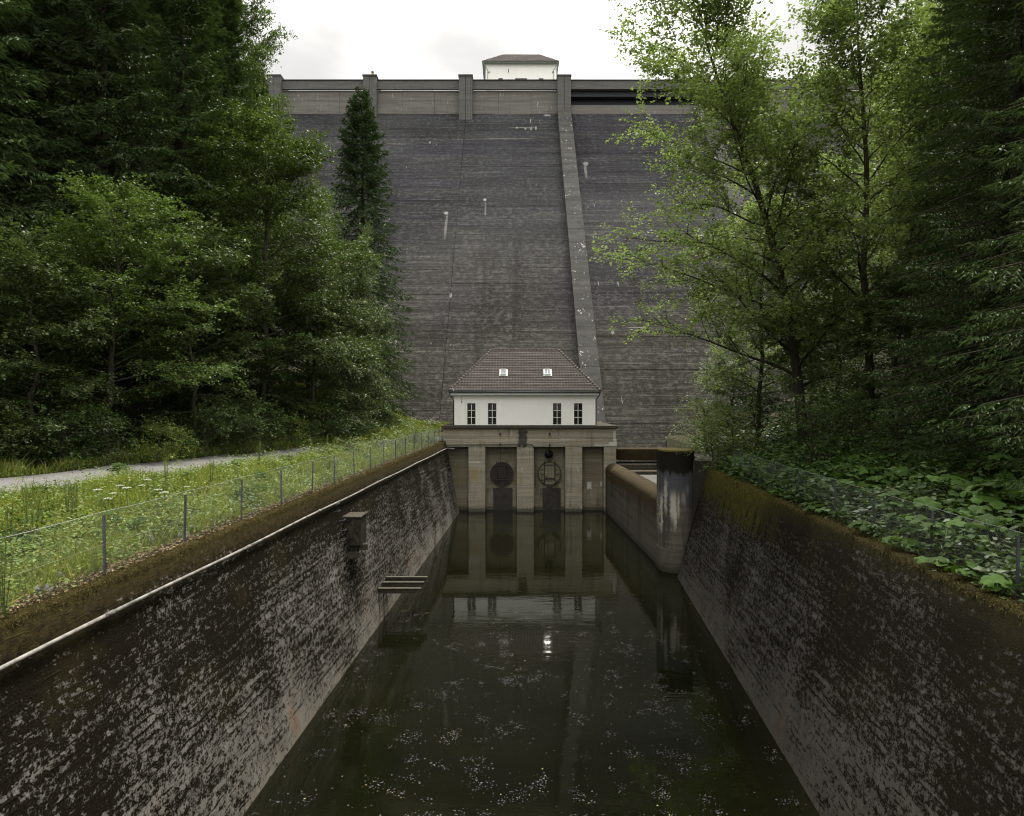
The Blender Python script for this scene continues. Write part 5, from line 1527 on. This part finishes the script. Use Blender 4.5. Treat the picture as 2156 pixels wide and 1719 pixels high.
def weed_mesh(seed, h):
    r = np.random.default_rng(seed)
    st = MB()
    tips = []
    for k in range(4):
        a = r.uniform(0, 6.28); l = r.uniform(.03, .16)
        hh = h * r.uniform(.7, 1)
        st.tube([(0, 0, 0), (l * .5 * math.cos(a), l * .5 * math.sin(a), hh * .5), (l * math.cos(a), l * math.sin(a), hh)], [.011, .008, .004], 4)
        tips.append((l * math.cos(a), l * math.sin(a), hh))
    P, A, W = [], [], []
    for (x, y, hh) in tips:
        for _ in range(60):
            u = r.uniform(.45, 1.02)
            p = np.array([x * u, y * u, hh * u]); dd = r.normal(size=3) * .6; dd[2] = abs(dd[2]) + .4
            P.append(p); A.append(unit(dd) * r.uniform(.03, .09)); W.append(unit(r.normal(size=3)) * .010)
    sm = blade_mesh('seed_spike', np.array(P), np.array(A), np.array(W), M['seed'])
    P, A, W = [], [], []
    for _ in range(16):
        a = r.uniform(0, 6.28); hz = h * r.uniform(.03, .5); l = r.uniform(.14, .34) * (1 - hz / h * .6)
        dd = np.array([math.cos(a), math.sin(a), r.uniform(-.1, .6)])
        P.append((0, 0, hz)); A.append(dd * l); W.append(unit(np.cross(dd, [0, 0, 1])) * l * .2)
    return st.mesh('stem', M['stalk']), sm, blade_mesh('leaf', np.array(P), np.array(A), np.array(W), M['herb'])
wm = [weed_mesh(s, h) for s, h in ((1, 1.5), (2, 1.2), (3, 1.35))]
for i, (px, d) in enumerate(((150, 16.5), (160, 16.9), (143, 17.3), (60, 15.5), (75, 14.8), (445, 24), (545, 30), (610, 33), (20, 14), (350, 22.5), (655, 37), (690, 40), (8, 10.6))):
    x = (px - CX) * d / FPX
    t = empty('dock_plant', (x, d, hl(x, d)), 'tall dock weed with green seed spikes rising above the herbs of the left bank', 'plant', 'tall weeds on the left bank', i * 1.3)
    for nm, me in zip(('stem', 'seed_spike', 'leaf'), wm[i % 3]): link(nm, me, t, True)
def umbel_mesh(seed):
    r = np.random.default_rng(seed); m = MB(); m.tube([(0, 0, 0), (.03, 0, .4), (.02, .02, .8)], [.007, .006, .005], 4)
    f = MB()
    for k in range(26):
        a = k * 2.4; rr = .095 * math.sqrt(k / 26); c = (.02 + rr * math.cos(a), .02 + rr * math.sin(a), .85 - rr * rr * 2)
        f.face([(c[0] + .016 * math.cos(q), c[1] + .016 * math.sin(q), c[2] + .003 * math.sin(q * 3)) for q in np.arange(0, 6.28, 1.05)])
        if k % 3 == 0: m.tube([(.02, .02, .78), c], [.003, .002], 3)
    return m.mesh('stem', M['stalk']), f.mesh('flower_head', M['petal'])
um = [umbel_mesh(1), umbel_mesh(2)]
for i, (px, d) in enumerate(((236, 18), (252, 18.6), (268, 18.2), (300, 19.3), (312, 19.9), (205, 17.6), (225, 17.2), (330, 18.6), (345, 18), (395, 21), (640, 35.5), (720, 41))):
    x = (px - CX) * d / FPX
    t = empty('umbel_flower', (x, d, hl(x, d) - .05), 'white flat-topped umbel flower among the herbs beside the road', 'flower', 'white umbels on the left bank', i * .9, 1 + .1 * (i % 3))
    for nm, me in zip(('stem', 'flower_head'), um[i % 2]): link(nm, me, t, True)

# ------------------------------------------------------------------ floating scum and leaves on the water
P, A, W = [], [], []
rf = np.random.default_rng(9)
cl = 0
while cl < 270:
    d = 14.5 + 17 * rf.uniform() ** 1.5
    x0, x1 = lw_bot(d) + .1, rw_bot(min(d, 37)) - .15
    x = rf.uniform(x0, x1)
    if rf.uniform() > .55 + .45 * math.sin(x * .9 + d * .35) * math.cos(d * .5 - x * .3): continue
    cl += 1
    m_ = int(rf.exponential(17) + 3); sp = .025 + .0075 * m_ ** .74
    q = rf.normal(size=(m_, 2)) * sp * np.array([1.0, 1.15])
    a = rf.uniform(0, 6.28, m_); l = rf.uniform(.012, .050, m_)
    px_ = np.clip(x + q[:, 0], x0, x1)
    P.append(np.stack([px_, d + q[:, 1], np.full(m_, .006)], 1)); A.append(np.stack([np.cos(a) * l, np.sin(a) * l, np.zeros(m_)], 1)); W.append(np.stack([-np.sin(a) * l * .42, np.cos(a) * l * .42, np.zeros(m_)], 1))
n = 900; d = 14.5 + 24 * rf.uniform(0, 1, n) ** 1.3
x0 = np.array([lw_bot(v) + .08 for v in d]); x1 = np.array([rw_bot(min(v, 37)) - .1 for v in d]); x = x0 + (x1 - x0) * rf.uniform(0, 1, n); a = rf.uniform(0, 6.28, n); l = rf.uniform(.015, .06, n)
P.append(np.stack([x, d, np.full(n, .006)], 1)); A.append(np.stack([np.cos(a) * l, np.sin(a) * l, np.zeros(n)], 1)); W.append(np.stack([-np.sin(a) * l * .45, np.cos(a) * l * .45, np.zeros(n)], 1))
o = link('floating_debris', blade_mesh('floating_debris', np.concatenate(P), np.concatenate(A), np.concatenate(W), M['scum']))
tag(o, 'pale foam flecks, catkins and leaves floating on the dark canal water', 'debris', kind='stuff')
